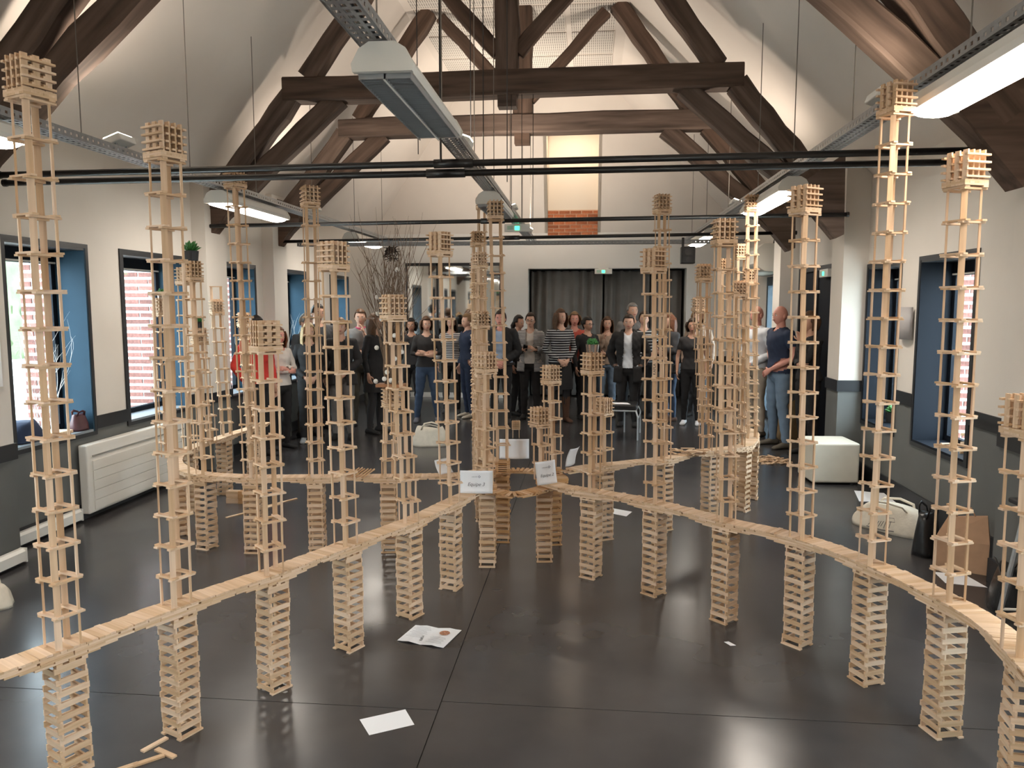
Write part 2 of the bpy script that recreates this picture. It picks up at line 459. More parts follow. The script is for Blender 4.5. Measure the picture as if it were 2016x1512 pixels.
# windows: deep dark reveals, slim frame, glass, sill
def window(i, xin, sgn, y0, y1, z0, z1, bricks=True, lit=False):
    xo = xin + sgn * WT; t = .02
    fx = xo - sgn * .05
    lo, hi = min(xin - sgn * .012, xo), max(xin - sgn * .012, xo)
    frm = MB()
    jm = 1 if sgn < 0 else 0
    frm.box(lo, hi, y0 - .0, y0 + t, z0, z1, 0); frm.box(lo, hi, y1 - t, y1, z0, z1, 1)
    frm.box(lo, hi, y0 + t, y1 - t, z1 - t, z1, 0)
    # architrave on the wall face
    ax0, ax1 = sorted((xin - sgn * .014, xin))
    for (a, b, c, d) in ((y0 - .035, y0, z0 - .035, z1 + .035), (y1, y1 + .035, z0 - .035, z1 + .035), (y0, y1, z1, z1 + .035), (y0, y1, z0 - .035, z0)):
        frm.box(ax0, ax1, a, b, c, d, 0)
    w = struct(frm.build('window_%d' % i, [M_TRIM, M_JAMB if sgn < 0 else M_JAMB2]))
    sill = MB().box(lo, hi, y0 + t, y1 - t, z0, z0 + .02).build('sill', M_JAMB2 if sgn > 0 else mat('sill_paint', (.22, .25, .28), .35), w)
    f = MB(); a0, a1 = sorted((fx - .025, fx + .025))
    zb = z0 + .02; zt = z1 - t; ya, yb = y0 + t, y1 - t
    f.box(a0, a1, ya, ya + .05, zb, zt); f.box(a0, a1, yb - .05, yb, zb, zt); f.box(a0, a1, ya + .05, yb - .05, zb, zb + .05); f.box(a0, a1, ya + .05, yb - .05, zt - .12, zt)
    fr = f.build('frame', M_JAMB2, w)
    MB().box(fx - .004, fx + .004, ya + .05, yb - .05, zb + .05, zt - .12).build('pane', M_GLASS, fr)
    MB().box(min(fx - sgn * .035, fx - sgn * .028), max(fx - sgn * .035, fx - sgn * .028), ya, yb, zt - .115, zt - .10).build('blind_rail', M_WHITE, w)
    return w
def brick_reveal(xin, sgn, y, z0, z1, depth=.28):
    """outer leaf of the wall on the far side of a window: mortar block with single bricks"""
    xo = xin + sgn * (WT + .01); xe = xo + sgn * depth; a, b = sorted((xo, xe))
    r = struct(MB().box(a, b, y, y + .26, 0, z1 + .5).build('wall_outside_%d' % (len([o for o in COL.objects if o.name.startswith('wall_outside')]) + 1), M_MORTAR))
    z = z0 - .05; row = 0
    while z < z1 + .1:
        segs = [(.012, .10), (.115, depth - .008)] if row % 2 else [(.012, min(.215, depth - .008))] + ([(.23, depth - .008)] if depth > .26 else [])
        for s0, s1 in segs:
            p, q = sorted((xo + sgn * s0, xo + sgn * s1))
            MB().box(0, q - p, -.008 - R.random() * .006, .05, 0, .046).build('brick', M_BRICK, r, loc=(p, y, z), rot=(0, R.uniform(-.01, .01), 0))
        z += .074; row += 1
for i, (a, b, z0, z1) in enumerate(LW):
    window(i + 1, XL, -1, a, b, z0, z1)
for i, (a, b, z0, z1) in enumerate(RW[:5]):
    window(i + 9, XR, 1, a, b, z0, z1)
brick_reveal(XL, -1, 6.42, .75, 2.36, .34); brick_reveal(XL, -1, 8.06, .75, 2.36, .46); brick_reveal(XL, -1, 9.86, .75, 2.36); brick_reveal(XL, -1, 11.7, .75, 2.36)
brick_reveal(XR, 1, 7.36, .62, 2.27); brick_reveal(XR, 1, 8.66, .62, 2.27)

# doors on the right wall
d1 = struct(MB().box(XR + .02, XR + .10, 9.6, 11.3, 0, 2.38).build('door_1', M_JAMB2))
MB().box(XR - .012, XR + .02, 9.60, 9.66, 0, 2.38).build('frame', M_TRIM, d1)
MB().box(XR - .012, XR + .02, 11.24, 11.3, 0, 2.38).build('frame', M_TRIM, d1)
MB().box(XR - .012, XR + .02, 9.66, 11.24, 2.32, 2.38).build('frame', M_TRIM, d1)
MB().box(XR - .0, XR + .02, 10.43, 10.46, 0, 2.32).build('meeting_stile', M_TRIM, d1)
h = MB().tube([(XR - .05, 10.3, 1.0), (XR - .05, 10.3, 1.2)], .012).box(XR - .05, XR + .02, 10.29, 10.31, 1.01, 1.03).box(XR - .05, XR + .02, 10.29, 10.31, 1.17, 1.19)
h.build('handle', M_STEEL, d1)
d2 = struct(MB().box(XR, XR + .12, 11.8, 12.45, 0, 2.34, 0).box(XR, XR + .12, 13.2, 13.3, 0, 2.34, 0).box(XR, XR + .12, 12.45, 13.2, 2.2, 2.34, 0).box(XR, XR + .12, 12.45, 13.2, 0, .12, 0).build('door_2', M_DBLUE))
MB().box(XR + .05, XR + .06, 12.45, 13.2, .12, 2.2).build('pane', M_GLASS, d2)
brick_reveal(XR, 1, 13.35, .1, 2.3)

# outside world
og = struct(MB().box(-40, XL - WT - .02, -30, 45, -.4, -.15).box(XR + WT + .02, 40, -30, 45, -.4, -.15).build('ground_outside', mat('pale_gravel', (.55, .53, .49), .95, noise=.15, nscale=3)))
def hedge(x, y0, y1, h, label):
    mb = MB(); r = random.Random(int(x * 10) & 255)
    for q in range(2600):
        y = r.uniform(y0, y1); z = r.uniform(-.15, h); d = r.uniform(-.45, .45) * (1 - .5 * max(0, z / h))
        s = r.uniform(.06, .16); c = Vector((x + d, y, z)); e = Euler((r.uniform(0, 6), r.uniform(0, 6), r.uniform(0, 6))).to_matrix()
        mb.add([c + e @ Vector(p) for p in ((-s, 0, 0), (0, -s * .5, s * .1), (s, 0, 0), (0, s * .5, s * .1))], [(0, 1, 2, 3)])
    mb.box(x - .3, x + .3, y0, y1, -.15, h * .85)
    o = stuff(mb.build('hedge', mat('hedge_leaf', (.12, .16, .085), .8, noise=.3, nscale=3)))
    tag(o, label, 'hedge')
hedge(-11.5, 6.0, 26, 3.4, 'tall pale green hedge seen outside through the left windows')
tag(struct(MB().box(-9.2, -9.0, 4, 30, -.15, 1.0).build('garden_wall', mat('pale_render', (.6, .6, .58), .9))), 'low pale garden wall outside the left windows', 'wall')

# curtain in the far opening
def curtain(x0, x1, y, label, z1=OZ - .03):
    mb = MB(); nx = int((x1 - x0) / .018); rows = []
    for zz in (0.03, .9, 1.8, z1):
        row = []
        for i in range(nx + 1):
            x = x0 + (x1 - x0) * i / nx
            row.append((x, y + .05 * math.sin(i * .62 + .6 * math.sin(zz * 1.5)) * (.6 + .4 * math.sin(i * .13)) + .015 * math.sin(i * .21), zz))
        rows.append(row)
    mb.loft(rows, cap=False, closed=False)
    o = mb.build('curtain', M_CURT, smooth=True)
    s = o.modifiers.new('thick', 'SOLIDIFY'); s.thickness = .004
    return tag(o, label, 'curtain')
curtain(-1.15, 0.30, YF + .42, 'left dark grey pleated curtain hanging in the far opening')
curtain(0.34, 1.25, YF + .46, 'middle dark grey curtain in the far opening, right of the exit sign')
curtain(1.27, 1.88, YF + .40, 'flat dark grey curtain panel at the right end of the far opening')
tag(MB().tube([(OX0, YF + .45, OZ - .03), (OX1, YF + .45, OZ - .03)], .015).build('curtain_rail', M_TRIM), 'black curtain rail across the top of the far opening', 'rail')

# tall lit niche through the hip, bare bricks at its foot
M_NICHE = mat('warm_cream_plaster', (.74, .66, .56), .85)
mb = MB()
for xa, xb in ((NX0 - .06, NX0), (NX1, NX1 + .06)):
    P3 = [(YE, EAVE), (hipy(NZ), NZ), (YE, NZ)]
    mb.add([(xa, y, z) for y, z in P3] + [(xb, y, z) for y, z in P3], [(0, 1, 2), (5, 4, 3), (0, 3, 4, 1), (1, 4, 5, 2), (2, 5, 3, 0)])
mb.box(NX0, NX1, hipy(NZ), YE, NZ, NZ + .06)
struct(mb.build('trim_92', M_NICHE))
nl = empty('niche_lamp', (-.31, hipy(NZ) + .16, NZ - .03))
MB().box(-.20, .20, -.05, .05, 0, .03).build('housing', M_PLAST, nl); MB().box(-.18, .18, -.04, .04, -.004, 0).build('lens', M_HALO, nl)
ld = bpy.data.lights.new('niche_beam', 'AREA'); ld.energy = 7; ld.color = (1, .80, .62); ld.shape = 'RECTANGLE'; ld.size = .5; ld.size_y = .10
lo = bpy.data.objects.new('lamp', ld); COL.objects.link(lo); lo.parent = nl; lo.location = (0, 0, -.01); lo.rotation_euler = (.25, 0, 0)
tag(nl, 'warm lamp hidden at the top of the tall niche with bare bricks', 'lamp')
cb = struct(MB().box(-.80, .18, YF - .008, YF, 3.74, 5.22, 0).build('trim_90', M_NICHE))
bw = struct(MB().box(-.80, .18, YF - .012, YF, 3.24, 3.74, 0).build('trim_91', mat('orange_mortar', (.62, .42, .30), .95)))
for r_ in range(7):
    x = -.795 if r_ % 2 == 0 else -.90
    while x < .17:
        a, b = max(x, -.795), min(x + .205, .175)
        if b - a > .03:
            MB().box(0, b - a, -.012 - R.random() * .006, 0, 0, .054).build('brick', M_BRICKO, bw, loc=(a, YF - .012, 3.25 + r_ * .069))
        x += .222

# mirror doors on the far wall
mir = empty('mirror_panel', (-3.66, YF - .02, 0))
MB().box(.03, .62, -.02, 0, .95, 2.66).build('mirror', M_MIRROR, mir); MB().box(.66, 1.9, -.02, 0, .95, 2.66).build('mirror', M_MIRROR, mir)
MB().box(0, .03, -.035, 0, .9, 2.72).build('frame', M_TRIM, mir); MB().box(.62, .66, -.035, 0, .9, 2.72).build('frame', M_TRIM, mir)
MB().box(.03, 1.93, -.035, 0, 2.66, 2.72).build('frame', M_TRIM, mir); MB().box(1.9, 1.93, -.035, 0, .9, 2.66).build('frame', M_TRIM, mir)
MB().box(.03, 1.93, -.035, 0, .9, .95).build('frame', M_TRIM, mir)
tag(mir, 'black framed wall mirror on the far wall behind the crowd', 'mirror')

# ------------------------------------------------------------------ roof trusses
XC = -.88
def beam(mb, x0, z0, x1, z1, w, yc, d, wob=.012, mi=0, segs=7, w1=None):
    """hewn timber from (x0,z0) to (x1,z1), depth d in y"""
    w1 = w1 or w
    ax = Vector((x1 - x0, 0, z1 - z0)); L = ax.length; ax.normalize(); nz = Vector((-ax.z, 0, ax.x)); rings = []
    bow = R.uniform(-.012, .012)
    for i in range(segs + 1):
        t = i / segs; c = Vector((x0, yc, z0)) + ax * L * t + nz * (bow * math.sin(PI * t))
        hw = (w + (w1 - w) * t) / 2; a = hw + R.uniform(-wob, wob); b = hw + R.uniform(-wob, wob); c1 = .02
        e = d / 2 + R.uniform(-wob, wob) * .6
        rings.append([c + nz * (a - c1) + Vector((0, -e, 0)), c + nz * a + Vector((0, -e + c1, 0)), c + nz * a + Vector((0, e - c1, 0)), c + nz * (a - c1) + Vector((0, e, 0)),
                      c - nz * (b - c1) + Vector((0, e, 0)), c - nz * b + Vector((0, e - c1, 0)), c - nz * b + Vector((0, -e + c1, 0)), c - nz * (b - c1) + Vector((0, -e, 0))])
    mb.loft(rings, mi)
def part_beam(parent, name, pts, w, yc, d, w1=None):
    x0, z0, x1, z1 = pts
    L = math.hypot(x1 - x0, z1 - z0); a = math.atan2(z1 - z0, x1 - x0)
    mb = MB(); beam(mb, 0, 0, L, 0, w, 0, d, w1=w1)
    o = mb.build(name, M_BEAM, parent); o.location = (x0, yc, z0); o.rotation_euler = (0, -a, 0)
    return o
def truss(y, label, left_only_foot=False):
    t = empty('roof_truss', (XC, y, 0))
    part_beam(t, 'collar_beam', (-2.46, 4.22, 2.46, 4.24), .25, 0, .24)
    part_beam(t, 'king_post', (0, 4.12, 0, 5.72), .25, -.01, .20)
    MB().box(-.1, .1, -.08, .08, 3.98, 4.12).build('pendant', M_BEAM, t)
    for s in (-1, 1):
        part_beam(t, 'principal_rafter', (s * 2.20, 4.34, s * 1.22, 5.70), .20, 0, .20)
        part_beam(t, 'lower_rafter', (s * 3.38, 2.98, s * 2.40, 4.16), .22, 0, .20)
        part_beam(t, 'brace', (s * 3.28, 2.90, s * 1.86, 4.14), .21, .01, .17)
        part_beam(t, 'strut', (s * .10, 4.55, s * 1.08, 5.62), .15, 0, .13)
        mb = MB(); mb.prism([(s * x, z) for x, z in ((3.06, 3.12), (3.50, 3.42), (3.52, 2.60), (3.44, 2.56), (3.05, 3.02))][::s], -.1, .1)
        mb.build('corbel_foot', M_BEAM, t)
    tag(t, label, 'roof truss', 'timber roof trusses')
    return t
truss(4.98, 'nearest dark timber roof truss, cut by the top edge of the photo')
truss(8.42, 'middle dark timber roof truss with its full collar beam and king post in view')
truss(10.30, 'farthest dark timber roof truss, lower and behind the middle one')
for x0, x1, y in ((XL, -3.95, 8.42), (XL, -3.95, 10.3)):
    tag(MB().box(x0, x1 + .02, y - .11, y + .11, 2.94, 3.05).build('timber_bracket', M_BEAM), 'horizontal timber stub under the %s truss at the left wall' % ('middle' if y < 9 else 'farthest'), 'bracket')

# ------------------------------------------------------------------ cable trays
def tray(x, z, y0, y1, label, w=.12, h=.055):
    t = empty('cable_tray', (x, y0, z)); L = y1 - y0
    def rows(mb, f):
        n = int(L / .055)
        for i in range(n): f(mb, i * .055)
    bt = MB()
    for u in (-w / 2, -w / 6, w / 6, w / 2): bt.box(u - .008, u + .008, 0, L, 0, .003)
    rows(bt, lambda m, y: m.box(-w / 2, w / 2, y, y + .024, .0003, .0027))
    stuff(bt.build('perforated_base', M_STEEL, t))
    for s in (-1, 1):
        sd = MB(); xx = s * w / 2
        a, b = sorted((xx, xx + s * .003))
        sd.box(a, b, 0, L, 0, .018); sd.box(a, b, 0, L, h - .02, h)
        rows(sd, lambda m, y: m.box(a, b, y, y + .033, .018, h - .02))
        sd.box(min(xx, xx - s * .012), max(xx, xx - s * .012), 0, L, h - .003, h)
        stuff(sd.build('perforated_side', M_STEEL, t))
    for c in range(3):
        cb_ = MB(); cb_.tube([(-.03 + c * .03 + .004 * math.sin(i), i * L / 20, .012) for i in range(21)], .006, 6)
        cb_.build('cable', [M_TRIM, M_PLAST, M_TRIM][c], t)
    return tag(t, label, 'cable tray')
ZT = 2.93
TX = (-3.36, -.93, 1.655)
tray(TX[0], ZT, -1.0, 13.2, 'galvanised perforated cable tray running along the left side of the roof')
tr1 = tray(TX[1] + .07, ZT, -1.0, 13.2, 'galvanised perforated cable tray running down the middle above the unlit luminaires'); tr1.rotation_euler.z = math.radians(.35)
tray(TX[2], ZT, -1.0, 13.2, 'galvanised perforated cable tray running along the right side of the roof')
t = tray(0, 0, 0, 6.2, 'galvanised perforated tray crossing the hall behind the farthest black pipe', .10, .05)
t.location = (-4.1, 10.62, 2.70); t.rotation_euler = (0, 0, -PI / 2)
# suspension rods
def wire(p, q, label, r=.004, name='hanger_wire', m=M_WIRE, grp=None):
    o = MB().tube([(0, 0, 0), Vector(q) - Vector(p)], r, 6).build(name, m, loc=p)
    return tag(o, label, 'wire', grp)
def slope_z(x):
    if x < FXL: return EAVE + (x - XL) / (FXL - XL) * (FLAT - EAVE)
    if x > FXR: return EAVE + (XR - x) / (XR - FXR) * (FLAT - EAVE)
    return FLAT
SIDE = ('left', 'middle', 'right')
for si, x in enumerate(TX):
    for j, y in enumerate((1.2, 3.4, 4.9, 6.3, 7.6, 9.2, 10.9, 12.4)):
        yy = y + (.25 if si == 2 else 0)
        wire((x, yy, ZT + .05), (x, yy, slope_z(x) + .01), '%s thin steel hanger from the camera on the %s cable tray' % (('first', 'second', 'third', 'fourth', 'fifth', 'sixth', 'seventh', 'eighth')[j], SIDE[si]), .004, grp='hangers of the %s cable tray' % SIDE[si])
        
# ------------------------------------------------------------------ luminaires
def luminaire(x, y0, y1, lit, label):
    L = y1 - y0
    t = empty('fluorescent_luminaire', (x, y0, ZT - .135))
    body = MB(); prof = [(-.115, 0), (-.12, .03), (-.09, .085), (-.05, .11), (.05, .11), (.09, .085), (.12, .03), (.115, 0)]
    body.prism(prof, .03, L - .03); b = body.build('housing', M_PLAST, t)
    for ya, yb in ((0, .03), (L - .03, L)):
        MB().prism([(u * 1.06, v * 1.05 - .004) for u, v in prof], ya, yb).build('end_cap', M_WHITE, b)
    if lit:
        d = MB(); d.loft([[(.10 * math.cos(a), y, -.03 * math.sin(a) - .001) for a in [PI * q / 8 for q in range(9)]] for y in (.04, L - .04)], cap=False, closed=False)
        d.build('diffuser', M_LIT, t, smooth=True)
    else:
        lv = MB(); n = int((L - .08) / .035)
        for i in range(n): lv.box(-.105, .105, .04 + i * .035, .043 + i * .035, -.022, 0)
        lv.box(-.004, .004, .04, L - .04, -.024, 0); lv.box(-.108, -.104, .04, L - .04, -.024, 0); lv.box(.104, .108, .04, L - .04, -.024, 0)
        stuff(lv.build('louvre', M_LOUV, t))
        MB().box(-.104, .104, .04, L - .04, -.0015, -.0005).build('reflector', mat('grey_reflector', (.5, .5, .5), .4), t)
        MB().tube([(-.003, .04, -.025), (-.003, L - .04, -.025)], .004, 6).build('centre_strip', M_WHITE, t)
    for yy in (.25, L - .25):
        MB().box(-.015, .015, yy - .01, yy + .01, .10, .1345).build('clip', M_STEEL, t)
    return tag(t, label, 'luminaire')
luminaire(-.825, 3.08, 4.30, False, 'large unlit luminaire with grey louvre under the middle tray, nearest')
luminaire(TX[1] + .02, 7.05, 8.15, False, 'small unlit luminaire farther along the middle tray')
luminaire(TX[0], 2.85, 4.26, True, 'lit luminaire at the left edge of the photo, on the left tray')
luminaire(TX[0], 6.75, 8.16, True, 'lit luminaire on the left tray beside the second timber truss foot')
luminaire(TX[0], 10.7, 12.0, True, 'farthest lit luminaire on the left tray, above the branches')
luminaire(TX[2], 2.45, 4.02, True, 'largest lit luminaire at the upper right edge, on the right tray')
luminaire(TX[2], 6.50, 8.08, True, 'lit luminaire on the right tray beside a tower top')
luminaire(TX[2], 10.6, 12.2, True, 'farthest lit luminaire on the right tray, by the black speaker')
luminaire(TX[0], -.6, .8, True, 'lit luminaire on the left tray behind the camera')
luminaire(TX[2], -.9, .5, True, 'lit luminaire on the right tray behind the camera')
luminaire(TX[1], -.9, .5, True, 'lit luminaire on the middle tray behind the camera')

# halogen uplights on the trays, followed by added fill lamps
def uplight(x, y, sgn, label, pw=SPOT_W, fwd=0.0):
    t = empty('halogen_uplight', (x, y, ZT + .06))
    c = MB(); rz = .35 * sgn
    c.obox((0, 0, .05), (.14, .20, .05), (0, rz, 0)); bevel(c.build('housing', M_PLAST, t), .008)
    MB().obox((0, 0, .078), (.12, .17, .006), (0, rz, 0)).build('lens', M_HALO, t, loc=(.012 * sgn, 0, 0))
    MB().box(-.02, .02, -.07, -.055, -.01, .04).build('yoke', M_STEEL, t); MB().box(-.02, .02, .055, .07, -.01, .04).build('yoke', M_STEEL, t)
    ld = bpy.data.lights.new('uplight_beam', 'SPOT'); ld.energy = pw; ld.color = (1, .85, .70); ld.spot_size = 2.8; ld.spot_blend = 1.0; ld.shadow_soft_size = .10
    lo = bpy.data.objects.new('lamp', ld); COL.objects.link(lo); lo.parent = t; lo.location = (.02 * sgn, 0, .13); lo.rotation_euler = (PI - fwd, -.25 * sgn, 0)
    return tag(t, label, 'uplight')
uplight(TX[0] - .02, 5.35, -1, 'small lit halogen uplight on the left tray, glowing against the slope', 50)
uplight(TX[2] + .02, 4.70, 1, 'small lit halogen uplight on the right tray, glowing against the slope', 16)
uplight(TX[2] + .05, 9.2, 1, 'small halogen uplight on the right tray behind the middle truss', 45)
uplight(TX[0] - .02, 9.3, -1, 'small halogen uplight on the left tray between the two farther trusses', 50)
uplight(TX[1] + .02, 5.55, 1, 'small halogen uplight on the middle tray before the pipes', 30, .3)
uplight(TX[1], 9.4, -1, 'added fill uplight on the middle tray between the two farther trusses', 110, .35)  # added lamp, brightens the dark roof behind the middle truss
uplight(TX[1], 11.9, 1, 'added fill uplight near the far end of the middle tray', 300, .6)  # added and tilted forward to brighten the far wall and hip
uplight(TX[0] - .02, .6, -1, 'added unseen fill uplight on the left tray beside the camera', 75)  # added out of view to lift the ceiling
uplight(TX[2] + .02, -.4, 1, 'added unseen fill uplight on the right tray beside the camera', 60)  # unseen too, added as ceiling fill on this side
uplight(TX[1], 1.2, 1, 'added unseen fill uplight on the middle tray above the camera', 60)  # added overhead out of view, more fill for the roof
uplight(TX[0] - .02, -2.2, -1, 'added unseen fill uplight on the left tray at the room end behind the camera', 90)  # added at the unseen end, fills the slope from behind
uplight(TX[2] + .02, -2.2, 1, 'added unseen fill uplight on the right tray at the room end behind the camera', 90)  # added counterpart on the opposite tray, unseen fill
# black pipes carried on the truss feet
def pipe(x0, x1, y, z0, z1, label, r=.022):
    t = empty('black_pipe', (x0, y, z0))
    q = Vector((x1 - x0, 0, z1 - z0))
    MB().tube([(0, 0, 0), q], r, 12).build('tube', M_PIPE, t, smooth=True)
    m = q * .47; d = q.normalized()
    MB().tube([m - d * .13, m + d * .13], r * 1.35, 12).build('coupling', M_PIPE, t, smooth=True)
    for e in (Vector((0, 0, 0)), q): MB().tube([e - d * .012, e + d * .012], r * 1.2, 12).build('end_cap', M_PIPE, t)
    return tag(t, label, 'pipe')
pipe(-4.12, 2.75, 5.09, 2.775, 2.82, 'upper of the two nearest black pipes spanning the hall')
pipe(-4.12, 2.62, 5.14, 2.728, 2.758, 'lower of the two nearest black pipes spanning the hall')
pipe(-4.3, 2.66, 8.30, 2.75, 2.80, 'middle single black pipe spanning the hall under the middle truss')
pipe(-4.33, 2.66, 10.28, 2.74, 2.80, 'farthest single black pipe spanning the hall')
wire((-.97, 5.06, 2.8), (-.97, 5.06, FLAT), 'thick black cable dropping to the nearest pipes', .007, 'power_cable', M_PIPE)
for j, (x, y, zz) in enumerate(((-1.24, 5.6, 2.96), (-.86, 5.65, 2.96), (-.72, 5.3, 2.8), (-.62, 5.9, 2.8), (-.83, 8.34, 2.76), (-.72, 8.35, 2.76), (-.6, 8.36, 2.76))):
    wire((x, y, zz), (x, y, FLAT if j < 4 else 4.1), '%s dark suspension cable from the camera, dropping near the middle to a pipe or tray' % ('first', 'second', 'third', 'fourth', 'fifth', 'sixth', 'seventh')[j], .0035, 'suspension_cable', M_PIPE, 'suspension cables near the middle')

# ------------------------------------------------------------------ wall fittings
rad = empty('radiator', (XL + .002, 6.07, 0))
bevel(MB().box(.02, .10, 0, 1.62, .06, .665).build('casing', M_WHITE, rad), .012)
for i in range(5):
    MB().box(.10, .108, .07, 1.58, .085 + i * .088, .167 + i * .088).build('ribbed_board', M_WHITE, rad)
MB().box(.10, .106, .07, 1.58, .555, .568).build('air_slot', mat('slot_grey', (.3, .29, .27), .6), rad)
MB().box(0, .02, .3, .36, .2, .5).box(0, .02, 1.2, 1.26, .2, .5).build('bracket', M_STEEL, rad)
tag(rad, 'white electric panel radiator on the left wall between the windows', 'radiator')
def heater(y0, y1, x, label):
    t = empty('skirting_heater', (x, y0, 0))
    MB().prism([(0, .02), (.05, .03), (.05, .10), (.03, .12), (0, .12)], 0, y1 - y0).build('casing', M_WHITE, t)
    MB().box(.0, .052, -.012, 0, .018, .122).build('end_cap', M_PLAST, t)
    MB().box(.0, .052, y1 - y0, y1 - y0 + .012, .018, .122).build('end_cap', M_PLAST, t)
    tag(t, label, 'heater')
heater(5.12, 6.02, XL + .016, 'white skirting duct on the left wall before the panel radiator')
heater(2.6, 4.98, -4.07, 'white skirting duct at the lower left edge, on the nearest pier')
o = empty('wall_sconce', (XR, 7.5, 1.55)); MB().loft([[(-.02 - .06 * math.sin(a), .13 * math.cos(a), z) for a in [PI * q / 8 for q in range(9)]] for z in (0, .3)], cap=False, closed=False).build('shade', mat('grey_shade', (.42, .40, .40), .5), o, smooth=True).modifiers.new('s', 'SOLIDIFY').thickness = .006
MB().box(-.02, 0, -.06, .06, .08, .22).build('back_plate', M_STEEL, o)
tag(o, 'curved grey wall lamp on the right wall between two windows', 'wall lamp')
def exit_sign(x, y, z, rz, label, box=True):
    t = empty('exit_sign', (x, y, z), rz)
    bevel(MB().box(-.17, .17, -.03, .03, -.05, .05).build('housing', M_PLAST, t), .006)
    MB().box(-.03, .03, -.034, -.03, -.03, .02).build('green_lamp', M_GREEN, t)
    MB().box(-.13, -.05, -.033, -.03, -.025, .025).build('pictogram', mat('pale_green', (.45, .62, .5), .5), t)
    return tag(t, label, 'exit sign')
es_ = exit_sign(.30, YF - .03, 2.54, 0, 'white emergency exit sign with green light above the far curtains')
MB().box(-.10, .10, -.02, .03, .05, .14).build('bracket', M_PLAST, es_)
exit_sign(-.93, 10.12, 2.88, 0, 'small emergency sign with green light hanging near the middle tray')
exit_sign(XR - .03, 10.0, 2.27, -PI / 2, 'emergency sign above the black double door on the right')
exit_sign(XR - .03, 12.2, 2.27, -PI / 2, 'lit emergency sign above the navy glazed door')
sp = empty('hanging_speaker', (1.30, 10.30, 2.432))
bevel(MB().box(-.09, .09, -.07, .07, -.02, .20).build('cabinet', M_TRIM, sp), .01)
MB().tube([(0, -.071, .13), (0, -.076, .13)], .045, 16).tube([(0, -.071, .04), (0, -.076, .04)], .03, 16).build('cone', M_PIPE, sp)
MB().box(-.08, -.05, -.02, .02, .2, .32).build('bracket', M_PIPE, sp)
tag(sp, 'small black loudspeaker hanging under the farthest black pipe', 'speaker')
ac = empty('air_conditioner', (XR - .004, 11.95, 2.36))
mb = MB(); mb.loft([[(0, y, 0), (-.34, y, .03), (-.50, y, .14), (-.48, y, .34), (-.36, y, .44), (0, y, .44)] for y in (0, 1.6)]); mb.build('casing', M_AC, ac)
MB().box(-.43, -.2, .1, 1.2, .05, .07).build('louvre', M_TRIM, ac)
MB().tube([(-.2, .05, .44), (-.2, .0, .52), (-.1, -.05, .50), (-.05, -.05, .6)], .02, 8).build('pipe', M_PIPE, ac)
tag(ac, 'cream ceiling air conditioner above the navy door on the right', 'air conditioner')
po = empty('poster', (-4.08, 4.6, 1.30)); MB().box(0, .012, 0, .33, 0, .52).build('sheet', M_PAPER, po)
tag(po, 'white notice on the nearest pier at the left edge', 'notice')

# ================================================================== THE CROWD
SKIN = {}
def skin(tone):
    if tone not in SKIN:
        c = {0: (.62, .37, .27), 1: (.52, .29, .20), 2: (.70, .33, .26), 3: (.42, .22, .14)}[tone]
        SKIN[tone] = mat('skin_tone_%d' % tone, c, .5, noise=.04, nscale=10)
    return SKIN[tone]
M_EYE = mat('eye_white', (.75, .73, .70), .3); M_PUP = mat('pupil', (.03, .02, .015), .3); M_LIP = mat('lips', (.42, .13, .11), .5)
HAIRC = {'black': (.012, .009, .008), 'dark': (.030, .017, .011), 'brown': (.085, .043, .022), 'light': (.20, .12, .06), 'blonde': (.55, .42, .24), 'grey': (.20, .19, .18), 'auburn': (.15, .06, .03)}
def hair_mat(c): return mat('hair_' + c, HAIRC[c], .5, noise=.25, nscale=50, spec=.3)
CL = {}
def cloth(name, c, **k):
    return mat('cloth_' + name, c, .85, noise=.06, nscale=12, bump=.15, bscale=40, **k)
C_BLACK = cloth('black', (.014, .013, .014)); C_BLACK2 = cloth('soft_black', (.024, .022, .023)); C_NAVY = cloth('navy', (.02, .032, .07)); C_RED = cloth('red', (.55, .035, .025))
C_WHITE = cloth('off_white', (.68, .62, .57)); C_SHIRT = cloth('white_shirt', (.72, .74, .78)); C_JEAN = cloth('denim', (.045, .075, .135)); C_LJEAN = cloth('light_denim', (.17, .24, .33))
C_GREY = cloth('grey', (.18, .17, .165)); C_KHAKI = cloth('khaki', (.10, .085, .065)); C_BEIGE = cloth('beige', (.35, .26, .20)); C_CORAL = cloth('coral', (.55, .10, .07)); C_LBLUE = cloth('light_blue', (.34, .42, .56))
C_PINK = cloth('pink', (.60, .10, .20)); C_CHAR = cloth('charcoal', (.05, .052, .058)); C_SAND = cloth('sand', (.50, .43, .35)); C_BOOT = cloth('brown_leather', (.10, .045, .025))
C_ST1 = stripe_mat('black_white_stripes', (.016, .015, .018), (.62, .62, .62), .038, .72)
C_ST2 = stripe_mat('fine_stripes', (.10, .10, .11), (.62, .60, .58), .022, .5)
C_ST3 = stripe_mat('white_black_stripes', (.62, .62, .62), (.016, .015, .018), .030, .55)

def seg_dist(P, a, b):
    ab = b - a; t = np.clip(((P - a) @ ab) / (ab @ ab), 0, 1)
    return np.linalg.norm(P - (a + t[:, None] * ab), axis=1), t

